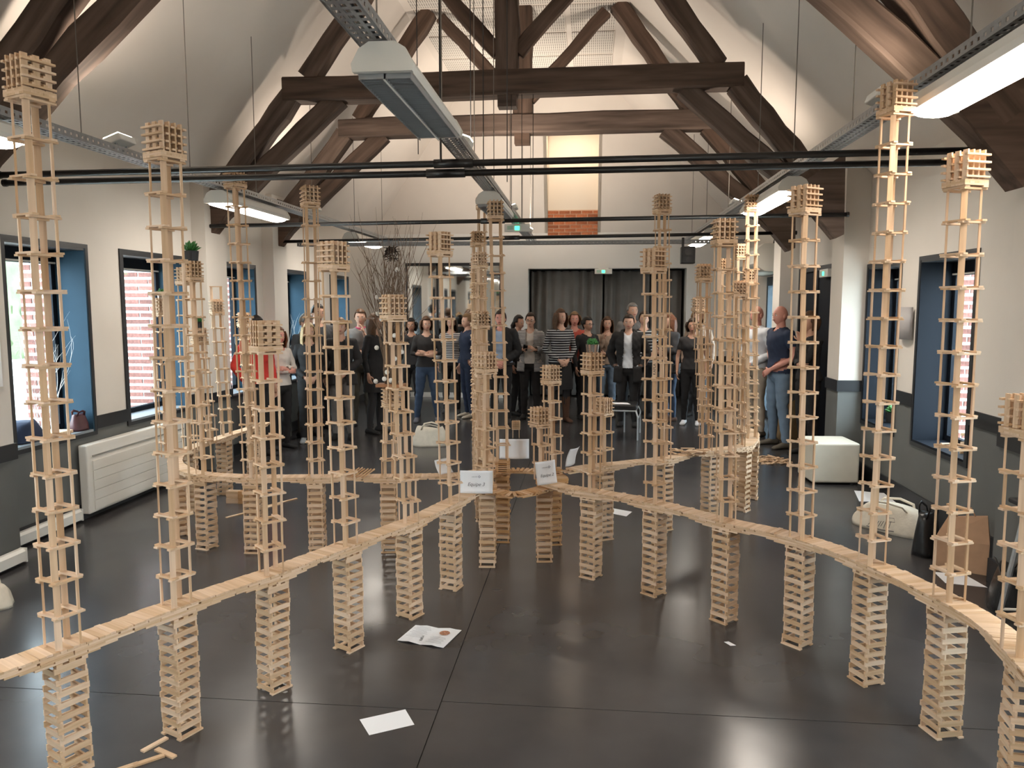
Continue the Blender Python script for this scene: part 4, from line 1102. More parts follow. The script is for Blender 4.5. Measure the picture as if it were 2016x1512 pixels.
def tower(cx, cy, ang, z0, n, dx, label, me=ME_P, far=False, topper=True, grp='plank towers standing on the bridges', theta=.62, head=0, style='B'):
    """storeys of four uprights and four crossed planks, a slatted platform and a lattice cube"""
    phi = math.atan2(cy, cx) - PI / 2
    ang = phi + theta
    t = empty('plank_tower', (cx, cy, z0), ang)
    ca, sa = math.cos(ang), math.sin(ang)
    z = 0; c = .0415
    for k in range(n):
        f = (k + .5) / n; lx, ly = dx * f + R.uniform(-.0018, .0018), R.uniform(-.0018, .0018)
        ox, oy = lx * ca + ly * sa, -lx * sa + ly * ca
        for i, (su, sv) in enumerate(((-1, -1), (1, -1), (1, 1), (-1, 1))):
            wide = 0 if i % 2 == 0 else PI / 2
            # the broad side of the front and back uprights is turned across the diagonal
            rot = (0, PI / 2, (PI / 2 + wide - theta * .8 + R.uniform(-.13, .13)))
            inst('upright_plank', me, t, (su * c + ox + R.uniform(-.002, .002), sv * c + oy + R.uniform(-.002, .002), z + PLk / 2), rot)
        z += PLk
        for s_ in (-1, 1): inst('cross_plank', me, t, (ox + R.uniform(-.004, .004), s_ * c + oy, z + PT / 2), (0, 0, R.uniform(-.05, .05)))
        for s_ in (-1, 1): inst('cross_plank', me, t, (s_ * c + ox, oy + R.uniform(-.004, .004), z + PT * 1.5), (0, 0, PI / 2 + R.uniform(-.05, .05)))
        z += 2 * PT
    if topper:
        ox, oy = dx * ca, -dx * sa
        for i in range(3 if n > 3 else 2):
            a = 0 if i % 2 == 0 else PI / 2
            for q in range(5):
                d = (q - 2) * .0236
                loc = (ox, d + oy, z + PT / 2) if a == 0 else (d + ox, oy, z + PT / 2)
                inst('platform_plank', me, t, loc, (0, 0, a + R.uniform(-.012, .012)))
            z += PT
        if far:
            o = lattice(t, z, me); o.location = (ox, oy, 0); o.rotation_euler = (0, 0, PI / 2 * head)
        else:
            cube = empty('lattice_cube', (ox, oy, z), PI / 2 * head); cube.parent = t
            if style == 'A':
                up = [(u, v, PI / 2) for u in (-.040, 0, .040) for v in (-.042, -.014, .014, .042)]; lv = (-.0585, -.020, .020, .0585)
            else:
                up = [(u, v, 0) for u in (-.042, -.014, .014, .042) for v in (-.041, 0, .041)]; lv = (-.0535, -.028, 0, .028, .0535)
            for u, v, w in up:
                inst('upright_plank', me, cube, (u, v, PLk / 2), (0, PI / 2, w + R.uniform(-.025, .025)))
            for k in range(4):
                for u in lv:
                    inst('level_plank', ME_N, cube, (u, R.uniform(-.002, .002), .010 + k * .029), (0, 0, PI / 2 + R.uniform(-.01, .01)))
                if style != 'A':
                    for v in (-.0205, .0205): inst('level_plank', ME_N, cube, (R.uniform(-.002, .002), v, .018 + k * .029), (0, 0, 0))
        z += PLk
    t['top_z'] = z0 + z
    tag(t, label, 'tower', grp)
    return t

def catmull(P, step=.004):
    P = [np.array(p, float) for p in P]; P = [2 * P[0] - P[1]] + P + [2 * P[-1] - P[-2]]; out = []
    for i in range(1, len(P) - 2):
        n = max(4, int(np.linalg.norm(P[i + 1] - P[i]) / step))
        for k in range(n):
            t = k / n; a, b, c_, d = P[i - 1], P[i], P[i + 1], P[i + 2]
            out.append(.5 * (2 * b + (c_ - a) * t + (2 * a - 5 * b + 4 * c_ - d) * t * t + (3 * b - a - 3 * c_ + d) * t ** 3))
    out.append(P[-2]); out = np.array(out); L = np.concatenate([[0], np.cumsum(np.linalg.norm(np.diff(out, axis=0), axis=1))])
    def at(s_):
        s_ = min(max(s_, 0), L[-1] - 1e-6); i = min(np.searchsorted(L, s_, side='right') - 1, len(out) - 2); f = (s_ - L[i]) / max(1e-9, L[i + 1] - L[i])
        p = out[i] * (1 - f) + out[i + 1] * f; j0, j1 = max(0, i - 3), min(len(out) - 1, i + 4); d = out[j1] - out[j0]
        return p, math.atan2(d[1], d[0])
    return at, L[-1], out, L

def bridge(pts, z, label, piers, me=ME_P, top_gap=.0238, messy=0.0, layers=3, grp=None, limit=295):
    at, L, out, Ls = catmull(pts)
    p0, _ = at(0); t = empty('plank_bridge', (p0[0], p0[1], 0))
    def put(name, s_, off, zz, da=0.0, along=True):
        p, a = at(s_); q = (p[0] - off * math.sin(a) - p0[0], p[1] + off * math.cos(a) - p0[1], zz)
        inst(name, me, t, q, (0, 0, (a if along else a + PI / 2) + da))
    s_ = .012; n = 0
    while s_ < L - .01 and n < limit:
        put('deck_plank', s_, R.uniform(-.003, .003), z - PT / 2 + R.uniform(-.0004, .0012) + (R.random() < messy) * .004, R.uniform(-.02, .02), False); s_ += top_gap; n += 1
    for ly in range(1, layers):
        zz = z - PT * (ly + .5); s_ = .06 - (.06 if ly == 2 else 0); rows = (-.046, 0, .046)
        while s_ < L - .03:
            for off in rows: put('stringer_plank', s_ + R.uniform(-.006, .006), off, zz, R.uniform(-.015, .015))
            s_ += .1215
    # corbelled courses over every pier
    for ps in piers:
        d = np.linalg.norm(out - np.array(ps), axis=1); sp_ = Ls[d.argmin()]
        for ly, (half, al) in enumerate(((.20, True), (.15, True), (.10, True))):
            zz = z - PT * (layers + ly + .5)
            if al:
                s_ = sp_ - half + .03
                while s_ < sp_ + half:
                    for off in (-.046, .046): put('corbel_plank', s_, off + R.uniform(-.003, .003), zz, R.uniform(-.02, .02))
                    s_ += .119
            else:
                for q in range(7): put('corbel_plank', sp_ + (q - 3) * .036, R.uniform(-.004, .004), zz, R.uniform(-.02, .02), False)
    tag(t, label, 'bridge', grp)
    return t, at, out, Ls
def tangent(out, Ls, at, p):
    d = np.linalg.norm(out - np.array(p), axis=1); return at(Ls[d.argmin()])[1]

# ---- left near bridge
LP = [(-2.16, 2.22), (-2.068, 2.402), (-1.966, 2.593), (-1.863, 2.80), (-1.755, 3.019), (-1.509, 3.440), (-1.283, 3.897), (-1.05, 4.362), (-.883, 4.833), (-.775, 5.14)]
TL = [('L0', -1.966, 2.593, 15, .004), ('L1', -1.755, 3.019, 14, .040), ('L2', -1.509, 3.436, 8, .011), ('L3', -1.283, 3.897, 11, -.035), ('L4', -1.05, 4.362, 9, -.077), ('L5', -.883, 4.833, 12, -.055)]
TLn = ['tallest plank tower of the left near bridge, nearest the left edge of the photo', 'second plank tower of the left near bridge, counted from the left edge',
       'short plank tower with a big lattice cube, third on the left near bridge', 'fourth plank tower on the left near bridge, before the man with a pink collar',
       'fifth plank tower on the left near bridge, in front of the branches', 'plank tower on the left near bridge closest to the sheet marked Equipe 3']
PLn = ['plank pier under the tallest left tower, in the lower left corner', 'plank pier with loose planks lying at its foot', 'plank pier under the third tower of the left near bridge', 'plank pier under the fourth tower of the left near bridge', 'plank pier nearest the open booklet on the floor', 'plank pier under the last tower of the left near bridge, before the ring']
b1, at1, o1, l1 = bridge(LP, ZLF, 'long curved plank bridge coming from the lower left to the ring', [p[1:3] for p in TL])
TREES = {}
for (k_, x, y, n_, dx), lb, pl in zip(TL, TLn, PLn):
    a = tangent(o1, l1, at1, (x, y))
    TREES[k_] = tower(x, y, a - (.35 if k_ != 'L3' else .55), ZLF, n_, dx, lb, theta=THETA[k_], head=HEADS[k_], style=STY[k_]); pillar(x, y, a + R.uniform(-.1, .1), ZLF, pl)
# ---- right near bridge
RP = [(-.24, 5.32), (-.12, 5.21), (.04, 5.135), (.24, 5.01), (.445, 4.861), (.824, 4.476), (1.17, 4.182), (1.40, 3.789), (1.56, 3.339), (1.605, 3.09), (1.59, 2.86), (1.55, 2.62)]
TR = [('R5', .04, 5.135, 6, -.005), ('R4', .445, 4.861, 11, -.037), ('R3', .824, 4.476, 12, -.059), ('R2', 1.17, 4.182, 13, -.049), ('R1', 1.40, 3.789, 16, .008), ('R0', 1.56, 3.339, 13, -.035), ('RR', 1.582, 2.83, 6, -.034)]
TRn = ['short plank tower with a copper potted succulent on top', 'plank tower with a printed word, second on the right near bridge from the ring', 'plank tower third on the right near bridge, before the far right cluster',
       'plank tower on the right near bridge before the white pouf', 'tallest plank tower of the right near bridge, touching the lit luminaire', 'plank tower before the nearest right window, brightly lit cube on top', 'plank tower cut by the right edge of the photo']
PRn = ['plank pier under the tower with the copper pot', 'plank pier under the tower with the printed word', 'plank pier under the third tower of the right near bridge', 'plank pier in front of the blue floor glare, under the pouf tower', 'plank pier under the tallest right tower', 'plank pier under the tower before the nearest right window', 'plank pier cut by the right edge of the photo']
b2, at2, o2, l2 = bridge(RP, ZR, 'long curved plank bridge sweeping from the ring to the right edge', [p[1:3] for p in TR], messy=.15)
for (k_, x, y, n_, dx), lb, pl in zip(TR, TRn, PRn):
    a = tangent(o2, l2, at2, (x, y))
    TREES[k_] = tower(x, y, a + .30, ZR, n_, dx, lb, theta=THETA[k_], head=HEADS[k_], style=STY[k_]); pillar(x, y if k_ != 'RR' else 2.78, a + R.uniform(-.1, .1), ZR, pl)
# ---- ring
RC = [(-.70, 5.30), (-.49, 5.19), (-.28, 5.42), (-.19, 5.64), (-.25, 5.86), (-.44, 5.97), (-.65, 5.93), (-.80, 5.62), (-.70, 5.30), (-.62, 5.22)]
at3, L3, o3, l3 = catmull(RC)
ring = empty('plank_ring', (-.47, 5.57, 0)); zr = .560
s_ = 0; n = 0
while s_ < L3 - .05:
    p, a = at3(s_); inst('deck_plank', ME_PD, ring, (p[0] + .47, p[1] - 5.57, zr - PT / 2), (0, 0, a + PI / 2 + R.uniform(-.09, .09)));  s_ += .034
for ly, off in ((1, -.045), (1, .045), (2, 0), (2, -.045), (2, .045)):
    s_ = .03 * ly
    while s_ < L3 - .08:
        p, a = at3(s_); inst('stringer_plank', ME_PD, ring, (p[0] - off * math.sin(a) + .47, p[1] + off * math.cos(a) - 5.57, zr - PT * (ly + .5)), (0, 0, a)); s_ += .129
tag(ring, 'small ring of fanned darker planks where the bridges meet', 'bridge')
for (x, y, lb) in ((-.70, 5.30, 'front left pier of the plank ring, below the sheet marked Equipe 3'), (-.30, 5.45, 'front right pier of the plank ring, below the sheet marked Equipe 2'), (-.25, 5.85, 'rear right pier of the plank ring'), (-.655, 5.88, 'dark orange rear left pier of the plank ring')):
    pillar(x, y, .2 + R.uniform(-.2, .2), .560 + PT * 4, lb, ME_PD if y > 5.8 else ME_P)
def stack(x, y, ang, z0, n, label, me=ME_PD):
    t = empty('plank_stack', (x, y, z0), ang)
    for i in range(n):
        for q in range(2 if i % 2 else 3):
            d = (q - (.5 if i % 2 else 1)) * (.09 if i % 2 else .045)
            inst('plank', me, t, (0, d, PT * (i + .5)) if i % 2 == 0 else (d, 0, PT * (i + .5)), (0, 0, (0 if i % 2 == 0 else PI / 2) + R.uniform(-.02, .02)))
    return tag(t, label, 'plank stack', 'low stacks of crossed planks on the ring')
stack(-.70, 5.30, .3, .560, 5, 'left front low stack of crossed planks on the ring')
stack(-.30, 5.45, .2, .560, 5, 'right front low stack of crossed planks on the ring')
stack(-.655, 5.88, .1, .560, 12, 'tall dark stack of crossed planks under the centre tower')
stack(-.25, 5.85, .25, .560, 5, 'low stack of crossed planks at the rear right of the ring')
zs = .560 + PT * 5
tower(-.72, 5.31, .75, zs, 6, .014, 'short plank tower with a cube standing behind the sheet Equipe 3')
tower(-.31, 5.46, .75, zs, 3, -.031, 'lowest plank tower, with an open cube, behind the sheet Equipe 2')
tower(-.25, 5.86, .15, zs, 5, -.027, 'plank tower of five storeys at the rear right of the ring')
tower(-.655, 5.89, .12, .560 + PT * 12, 14, -.056, 'tall straight plank tower at the centre, rear left of the ring', theta=.10)
# ---- far left bridge
FL = [(-.74, 5.86), (-.869, 5.74), (-1.012, 5.63), (-1.487, 5.546), (-2.028, 5.475), (-2.504, 5.428), (-2.91, 5.476), (-3.14, 5.619), (-3.356, 5.854), (-3.52, 6.206), (-3.585, 6.589), (-3.57, 6.887), (-3.559, 7.209), (-3.528, 7.664), (-3.528, 8.05)]
TFL = [('C', -1.487, 5.546, 4, .028, 'low plank tower bearing the bundle of branches', .1), ('B', -2.028, 5.475, 15, .012, 'tall plank tower at the middle of the far left bridge', .12), ('A', -2.504, 5.428, 16, -.053, 'tall plank tower on the far left bridge, its cube behind the black pipes', .5),
       ('D', -2.91, 5.476, 11, -.032, 'plank tower with a black potted succulent, behind the second left tower', .5), ('E', -3.50, 6.731, 7, -.069, 'low plank tower with a small black potted succulent at the far left', .3),
       ('F', -3.56, 7.18, 9, -.056, 'slim plank tower with a gate of planks above its cube, left of the red sweater', .1), ('G', -3.56, 6.02, 9, .004, 'plank tower bearing a copper pot at the far left by the second window', .3),
       ('Hh', -3.50, 6.36, 11, .02, 'plank tower at the far left just behind the succulent tower', .6), ('I', -3.528, 7.664, 8, -.044, 'plank tower before the red sweater at the end of the far left bridge', .1)]
TFL[6] = ('G', -3.53, 6.06, 9, .0) + TFL[6][5:]
b4, at4, o4, l4 = bridge(FL, ZLF, 'plank bridge running left from the ring and curling to the second window', [p[1:3] for p in TFL[:4]] + [(-3.3, 5.78), (-3.585, 6.5), (-3.56, 7.1), (-3.528, 7.7)])
for (k_, x, y, n_, dx, lb, da) in TFL:
    a = tangent(o4, l4, at4, (x, y)); TREES[k_] = tower(x, y, a + da, ZLF, n_, dx, lb, far=y > 5.9, theta=.15 + da)
for x, y, lb in ((-1.487, 5.546, 'plank pier under the tower with the branches'), (-2.028, 5.475, 'plank pier at the middle of the far left bridge'), (-2.504, 5.428, 'plank pier behind the short left tower on the far left bridge'), (-2.91, 5.476, 'slim pale plank pier right of the second left tower'), (-3.3, 5.78, 'plank pier at the bend of the far left bridge'), (-3.585, 6.5, 'plank pier by the radiator under the far left bridge'), (-3.56, 7.1, 'plank pier behind the radiator end of the far left bridge'), (-3.528, 7.7, 'last plank pier of the far left bridge')):
    pillar(x, y, tangent(o4, l4, at4, (x, y)), ZLF, lb)
# ---- far right bridge
FR = [(-.12, 5.80), (.02, 5.93), (.145, 6.007), (.646, 6.323), (1.042, 6.70), (1.30, 6.86), (1.46, 7.05), (1.571, 7.374), (1.644, 7.676), (1.62, 7.99), (1.49, 8.2), (1.28, 8.3)]
TFR = [('J', .145, 6.007, 3, -.013, 'short plank tower just behind the copper pot tower', .75), ('K', .646, 6.323, 15, -.06, 'tall plank tower right of the far curtains', .3), ('Lr', 1.042, 6.70, 11, -.059, 'leftmost plank tower of the far right cluster', .2),
       ('M', 1.26, 8.28, 9, -.09, 'lowest plank tower at the end of the far right bridge', .3), ('O', 1.571, 7.374, 16, -.067, 'tallest plank tower of the far right cluster', .1), ('P', 1.365, 6.93, 10, -.031, 'plank tower with a dark cube at the front of the far right cluster', .1),
       ('Q', 1.62, 7.99, 13, -.082, 'plank tower with a bright cube at the back of the far right cluster', .2), ('S', 1.47, 8.19, 12, -.056, 'plank tower with a bright cube half hidden in the far right cluster', .3), ('Rb', 1.644, 7.69, 11, -.08, 'plank tower with a yellow lit cube at the right of the far right cluster', .1)]
b5, at5, o5, l5 = bridge(FR, ZR, 'plank bridge running right from the ring and curling at the far right', [(.145, 6.0), (.646, 6.32), (1.09, 6.74), (1.42, 6.99), (1.60, 7.45), (1.60, 8.03)])
for (k_, x, y, n_, dx, lb, da) in TFR:
    a = tangent(o5, l5, at5, (x, y)); TREES[k_] = tower(x, y, a + da, ZR, n_, dx, lb, far=y > 6.6, theta=.12 + da)
for x, y, lb in ((.145, 6.02, 'plank pier behind the copper pot tower'), (.646, 6.323, 'plank pier under the tall tower right of the curtains'), (1.09, 6.74, 'plank pier with a white side face under the far right bridge'), (1.42, 6.99, 'wide plank pier at the bend of the far right bridge'), (1.60, 7.45, 'rear plank pier right of the wide one under the far right bridge'), (1.60, 8.03, 'hidden plank pier at the end of the far right bridge')):
    pillar(x, y, tangent(o5, l5, at5, (x, y)), ZR, lb)
# ---- back bridge straight away from the camera
BK = [(-.74, 6.02), (-.86, 6.35), (-.98, 6.95), (-1.09, 7.7), (-1.20, 8.5), (-1.29, 9.2)]
TB = [('B0', -.90, 6.45, 8, .0, 'plank tower first on the back bridge behind the ring', .2), ('B1', -.99, 7.0, 12, .0, 'plank tower second on the back bridge', .4), ('B2', -1.13, 7.80, 14, .0, 'plank tower with a square cube above the centre cluster', .1), ('B3', -1.24, 8.55, 12, .0, 'plank tower with a leaning cube in the centre cluster', .5), ('B4', -1.26, 9.1, 18, .0, 'farthest and highest plank tower of the centre cluster', .1),
      ('B5', -.86, 6.25, 5, 0, 'low plank tower right behind the ring', .1), ('B6', -1.07, 7.42, 10, 0, 'plank tower in the thick of the centre cluster', .3), ('B7', -1.19, 8.18, 11, 0, 'plank tower near the rear of the centre cluster', .2)]
b6, at6, o6, l6 = bridge(BK, ZR, 'plank bridge running straight back from the ring', [(p[1], p[2]) for p in TB[:5]])
for (k_, x, y, n_, dx, lb, da) in TB:
    a = tangent(o6, l6, at6, (x, y)); TREES[k_] = tower(x, y, a + da, ZR, n_, dx, lb, far=y > 6.6, theta=.12 + da)
for i, (k_, x, y, *_r) in enumerate(TB[:5]):
    pillar(x, y, .2, ZR, ['first', 'second', 'third', 'fourth', 'last'][i] + ' plank pier under the back bridge')

# printed word on one upright of the second right tower
def text(s_, size, m, parent, loc, rot, name='lettering', ext=.0003, italic=0.0, align='CENTER'):
    cu = bpy.data.curves.new(name, 'FONT'); cu.body = s_; cu.size = size; cu.extrude = ext; cu.align_x = align; cu.align_y = 'CENTER'; cu.shear = italic
    cu.materials.append(m); o = bpy.data.objects.new(name, cu); COL.objects.link(o)
    me = bpy.data.meshes.new_from_object(o); bpy.data.objects.remove(o); o = bpy.data.objects.new(name, me); COL.objects.link(o); o.parent = parent; o.location = loc; o.rotation_euler = rot
    return o
kp = TREES['R4']; th4 = -THETA['R4']
rm_ = (Matrix.Rotation(th4 * .8, 3, 'Z') @ Matrix.Rotation(PI / 2, 3, 'X') @ Matrix.Rotation(PI / 2, 3, 'Z')).to_euler()
nv = Matrix.Rotation(th4 * .8, 3, 'Z') @ Vector((0, -1, 0))
f4 = -.037 * (6.5 / 11); oxy = Vector((f4 * math.cos(kp.rotation_euler.z), -f4 * math.sin(kp.rotation_euler.z), 0))
text('KAPLA', .024, M_INK, kp, Vector((-.0415, -.0415, .1334 * 6 + .060)) + oxy + nv * .0105, rm_, ext=.0002)

# ------------------------------------------------------------------ signs on sheets
def sheet_sign(x, y, z, yaw, w, h, lean, txt, label, curl=.012, roll=0):
    t = empty('paper_sign', (x, y, z), 0, (lean, roll, yaw)); mb = MB(); rows = []
    for j in range(9):
        v = j / 8; row = []
        for i in range(9):
            u = i / 8 - .5; row.append((u * w, curl * (4 * u * u - .5) + .010 * math.sin(v * 3), v * h))
        rows.append(row)
    mb.loft(rows, cap=False, closed=False); o = mb.build('sheet', M_PAPER, t, smooth=True); o.modifiers.new('t', 'SOLIDIFY').thickness = .0006
    if txt:
        text(txt, w * .15 if w > .2 else w * .19, mat('dark_pencil', (.10, .10, .12), .8), t, (0, -.010, h * .40), (PI / 2, 0, 0), italic=.25)
        lg = MB()
        for i in range(7): lg.box(-.03 + i * .006, -.026 + i * .006, -.0095, -.009, h * .72, h * .72 + .003 + (i % 3) * .001)
        for a in range(4): lg.obox((.022 + .006 * math.cos(a * PI / 2), -.0095, h * .74 + .006 * math.sin(a * PI / 2)), (.006, .0006, .006), (0, PI / 4, 0))
        stuff(lg.build('printed_logo', mat('grey_print', (.25, .25, .3), .8), t))
    return tag(t, label, 'paper sign')
sheet_sign(-.745, 5.05, ZLF + .003, .05, .225, .155, -.10, 'Equipe 3', 'white sheet marked Equipe 3 leaning on the left near bridge')
sheet_sign(-.268, 5.27, ZR + .003, .30, .145, .165, -.06, 'Equipe 2', 'white sheet marked Equipe 2 standing on the right near bridge', roll=-.10)
sheet_sign(-.12, 5.93, ZR + .002, 1.1, .16, .15, .3, None, 'blank back of a sheet behind the ring at right')
sheet_sign(-1.06, 5.66, ZLF, .9, .14, .12, -.5, None, 'small folded sheet on the far left bridge, left of the ring')
sheet_sign(-.58, 6.06, ZR + .02, .1, .24, .16, -.05, None, 'sheet standing behind the centre tower, seen from the back')

# ------------------------------------------------------------------ plants on towers
def succulent(x, y, z, label, pot='black', s=1.0, leaves=26, ph=.055, pr=.042, spiky=True):
    t = empty('potted_succulent', (x, y, z)); pm = M_POTB if pot == 'black' else M_POTC
    p = MB(); prof = [(0, 0), (pr * .86, 0), (pr, ph), (pr * .9, ph), (pr * .88, ph - .008), (0, ph - .008)]
    p.loft([[(r_ * s * math.cos(a), r_ * s * math.sin(a), zz * s) for a in [2 * PI * q / 20 for q in range(20)]] for r_, zz in prof], cap=False); p.build('pot', pm, t, smooth=False)
    for i in range(leaves):
        a = i * 2.399; el = .25 + 1.15 * (1 - i / leaves); L = (.055 if spiky else .04) * s * R.uniform(.8, 1.1); el = PI / 2 - el * (.9 if spiky else 1.0)
        d = Vector((math.cos(a) * math.cos(el), math.sin(a) * math.cos(el), math.sin(el))); b0 = Vector((0, 0, (ph - .006) * s)) + d * .01 * s
        w = (.009 if spiky else .012) * s
        MB().tube([b0, b0 + d * L * .45, b0 + d * L * .8 + Vector((0, 0, .004)), b0 + d * L], [w * .6, w, w * .6, .0008], 5, flat=.45).build('leaf', M_LEAF, t, smooth=True)
    return tag(t, label, 'plant', 'succulents in pots')
def top_of(k_, dx=0):
    t = TREES[k_]; d = {q[0]: q[4] for q in TL + TR + TFL + TFR + TB}[k_]
    return t.location.x + d, t.location.y, t['top_z']
x, y, z = top_of('D'); succulent(x, y, z, 'spiky succulent in a black pot, high on a tower behind the second left tower', 'black', 1.35)
x, y, z = top_of('E'); succulent(x, y, z, 'small succulent in a black pot on the low far left tower', 'black', 1.0, 18)
x, y, z = top_of('G'); succulent(x, y, z, 'small leafy plant in a copper pot on a far left tower', 'copper', .85, 18, .05, .038, False)
x, y, z = top_of('R5'); succulent(x, y, z, 'bushy succulent in a shiny copper pot on the short right tower', 'copper', 1.0, 34, .055, .046, False)
succulent(XR + .22, 8.3, .64, 'green plant on the sill of the far right window', 'black', 2.2, 22, .05, .04, False)
# gate of planks on tower F
x, y, z = top_of('F'); g = empty('plank_gate', (x, y, z), .2)
for sx in (-1, 1): inst('upright_plank', ME_P, g, (sx * .045, 0, PLk / 2), (0, PI / 2, PI / 2))
inst('cross_plank', ME_P, g, (0, 0, PLk + PT / 2), (0, 0, 0)); tag(g, 'gate of three planks standing on the slim far left tower', 'plank gate')

# ------------------------------------------------------------------ branches with cotton balls
def branch(mb, p, d, L, r, depth, rr, curl):
    pts = [Vector(p)]; d = Vector(d).normalized(); n = max(4, int(L / .05)); br = []
    for i in range(n):
        d = (d + Vector((rr.gauss(0, curl), rr.gauss(0, curl), rr.gauss(.06, curl * .6)))).normalized(); pts.append(pts[-1] + d * (L / n)); br.append((pts[-1].copy(), d.copy()))
    mb.tube(pts, [r * (1 - .75 * i / n) for i in range(n + 1)], 5)
    if depth:
        for q in range(rr.randint(1, 3)):
            b_, dd = br[rr.randint(n // 3, n - 1)]; branch(mb, b_, dd + Vector((rr.gauss(0, .5), rr.gauss(0, .5), .3)), L * rr.uniform(.3, .5), r * .5, depth - 1, rr, curl)
x, y, z = top_of('C'); rr = random.Random(11)
br = empty('branch_bundle', (x, y, z))
bevel(MB().box(-.10, .12, -.06, .06, 0, .024).build('board', M_BOARD, br), .003)
for i in range(54):
    mb = MB(); a = rr.uniform(0, 2 * PI); r0 = rr.uniform(0, .065); sp2 = rr.uniform(0, .035)
    branch(mb, (r0 * math.cos(a) + .02, r0 * math.sin(a) * .6, .024), (math.cos(a) * sp2 + .015, math.sin(a) * sp2, 1), rr.uniform(.78, 1.06), .0050, 1, rr, .075)
    mb.build('twig', M_TWIG, br)
for (u, v, w) in ((-.10, -.05, .00), (-.01, -.06, .07), (.09, -.05, .00), (-.085, -.06, .25), (.05, -.06, .34), (-.07, -.06, .50), (-.045, -.06, .46), (-.075, -.06, .62), (.075, -.05, .82), (.10, -.05, .22), (.02, -.07, .01), (-.03, -.065, .02), (.05, -.06, .17)):
    MB().sphere((u, v, w + .045), .018, 10, 7).build('cotton_ball', M_COTTON, br, smooth=True)
nest = MB()
for i in range(60): 
    a = rr.uniform(0, 6.3); e = rr.uniform(-1, 1); c = Vector((.02 + .04 * math.cos(a) * math.cos(e), .04 * math.sin(a) * math.cos(e), .98 + .05 * math.sin(e))); d = Vector((rr.gauss(0, 1), rr.gauss(0, 1), rr.gauss(0, 1))).normalized() * .03
    nest.tube([c - d, c + d * .4 + Vector((0, 0, .006)), c + d], .003, 4)
stuff(nest.build('dark_nest', mat('dark_bark', (.03, .02, .018), .9), br))
tag(br, 'tall bundle of brown branches with white cotton balls on an orange board', 'branches')
wb = empty('white_branches', (XL - .165, 6.02, .771))
MB().box(-.12, .12, -.13, .1, 0, .025).build('board', M_PLANK, wb)
for i in range(16):
    mb = MB(); branch(mb, (rr.uniform(-.05, .08), rr.uniform(-.15, .05), .025), (rr.uniform(-.05, .1), rr.uniform(-.1, .1), 1), rr.uniform(.6, .95), .003, 1, rr, .12); mb.build('twig', M_TWIGW, wb)
tag(wb, 'whitewashed twigs standing on the sill of the nearest left window', 'branches')
wc = empty('white_branches', (XL - .17, 9.2, .775))
for i in range(10):
    mb = MB(); branch(mb, (rr.uniform(-.06, .06), rr.uniform(-.1, .1), 0), (rr.uniform(-.1, .1), rr.uniform(-.1, .1), 1), rr.uniform(.7, 1.0), .003, 1, rr, .12); mb.build('twig', M_TWIGW, wc)
tag(wc, 'whitewashed twigs on the sill of the third left window', 'branches')
wd = empty('white_branches', (XL - .17, 11.1, .775))
for i in range(10):
    mb = MB(); branch(mb, (rr.uniform(-.06, .06), rr.uniform(-.1, .1), 0), (rr.uniform(-.1, .1), rr.uniform(-.1, .1), 1), rr.uniform(.7, 1.0), .003, 1, rr, .12); mb.build('twig', M_TWIGW, wd)
tag(wd, 'whitewashed twigs on the sill behind the tall dark haired man', 'branches')

# ------------------------------------------------------------------ loose planks
def pile(n, cx, cy, rx, ry, z, label, spread=.9, hmax=.03, ang=None):
    t = empty('plank_pile', (cx, cy, z))
    for i in range(n):
        a = R.uniform(0, 2 * PI); r_ = math.sqrt(R.random()); lay = int(R.random() ** 1.5 * hmax / PT * (1 - .5 * r_))
        th = R.uniform(0, PI) if ang is None else ang + R.gauss(0, .25)
        inst('plank', ME_P, t, (rx * r_ * math.cos(a), ry * r_ * math.sin(a), PT / 2 + lay * PT), (R.uniform(-.05, .05) * (lay > 0), R.uniform(-.05, .05) * (lay > 0), th))
    return tag(t, label, 'plank pile')
pile(60, 2.16, 9.35, .30, .25, 0, 'heap of loose planks on the floor between the far right bridge and the bald man')
pile(24, .86, 6.52, .17, .06, ZR + .001, 'heap of loose planks dumped on the far right bridge', hmax=.05)
t = empty('leaning_planks', (-1.70, 5.50, ZLF)); 
for i in range(7): inst('plank', ME_PD, t, (i * .026 - .08, R.uniform(-.02, .02), .026), (0, -.6, R.uniform(-.15, .15) + .2))
tag(t, 'row of planks leaning over on the far left bridge like fallen dominoes', 'plank pile')
t = empty('loose_planks', (-1.78, 2.88, 0))
for (x, y, z_, a) in ((-.035, .025, PT / 2, 1.15), (.045, -.03, PT * .5, -.42), (.005, -.085, PT / 2, .75), (-.07, -.15, PT / 2, .75), (-.145, -.225, PT / 2, .78)):
    inst('plank', ME_P, t, (x, y, z_), (0, 0, a))
tag(t, 'five loose planks on the floor at the foot of the second left pier', 'planks')
t = empty('plank_bundle', (-3.28, 6.80, 0))
for i in range(5):
    for q in range(6): inst('plank', ME_PD if q % 2 else ME_P, t, (q % 2 * .118 - .05, (q // 2) * .028 - .03, PW / 2 + i * PW), (PI / 2, 0, R.uniform(-.1, .1)))
tag(t, 'block of stacked planks on the floor behind the far left bridge', 'plank stack')
for j, (x, y) in enumerate(((-3.0, 6.55), (-2.93, 6.75))):
    t = empty('plank_line', (x, y, 0), 1.05)
    for i in range(5): inst('plank', ME_P, t, (i * .119 - .25, 0, PT / 2), (0, 0, 0))
    tag(t, '%s of two lines of planks laid on the floor behind the far left bridge' % ('nearer' if j == 0 else 'farther'), 'planks')
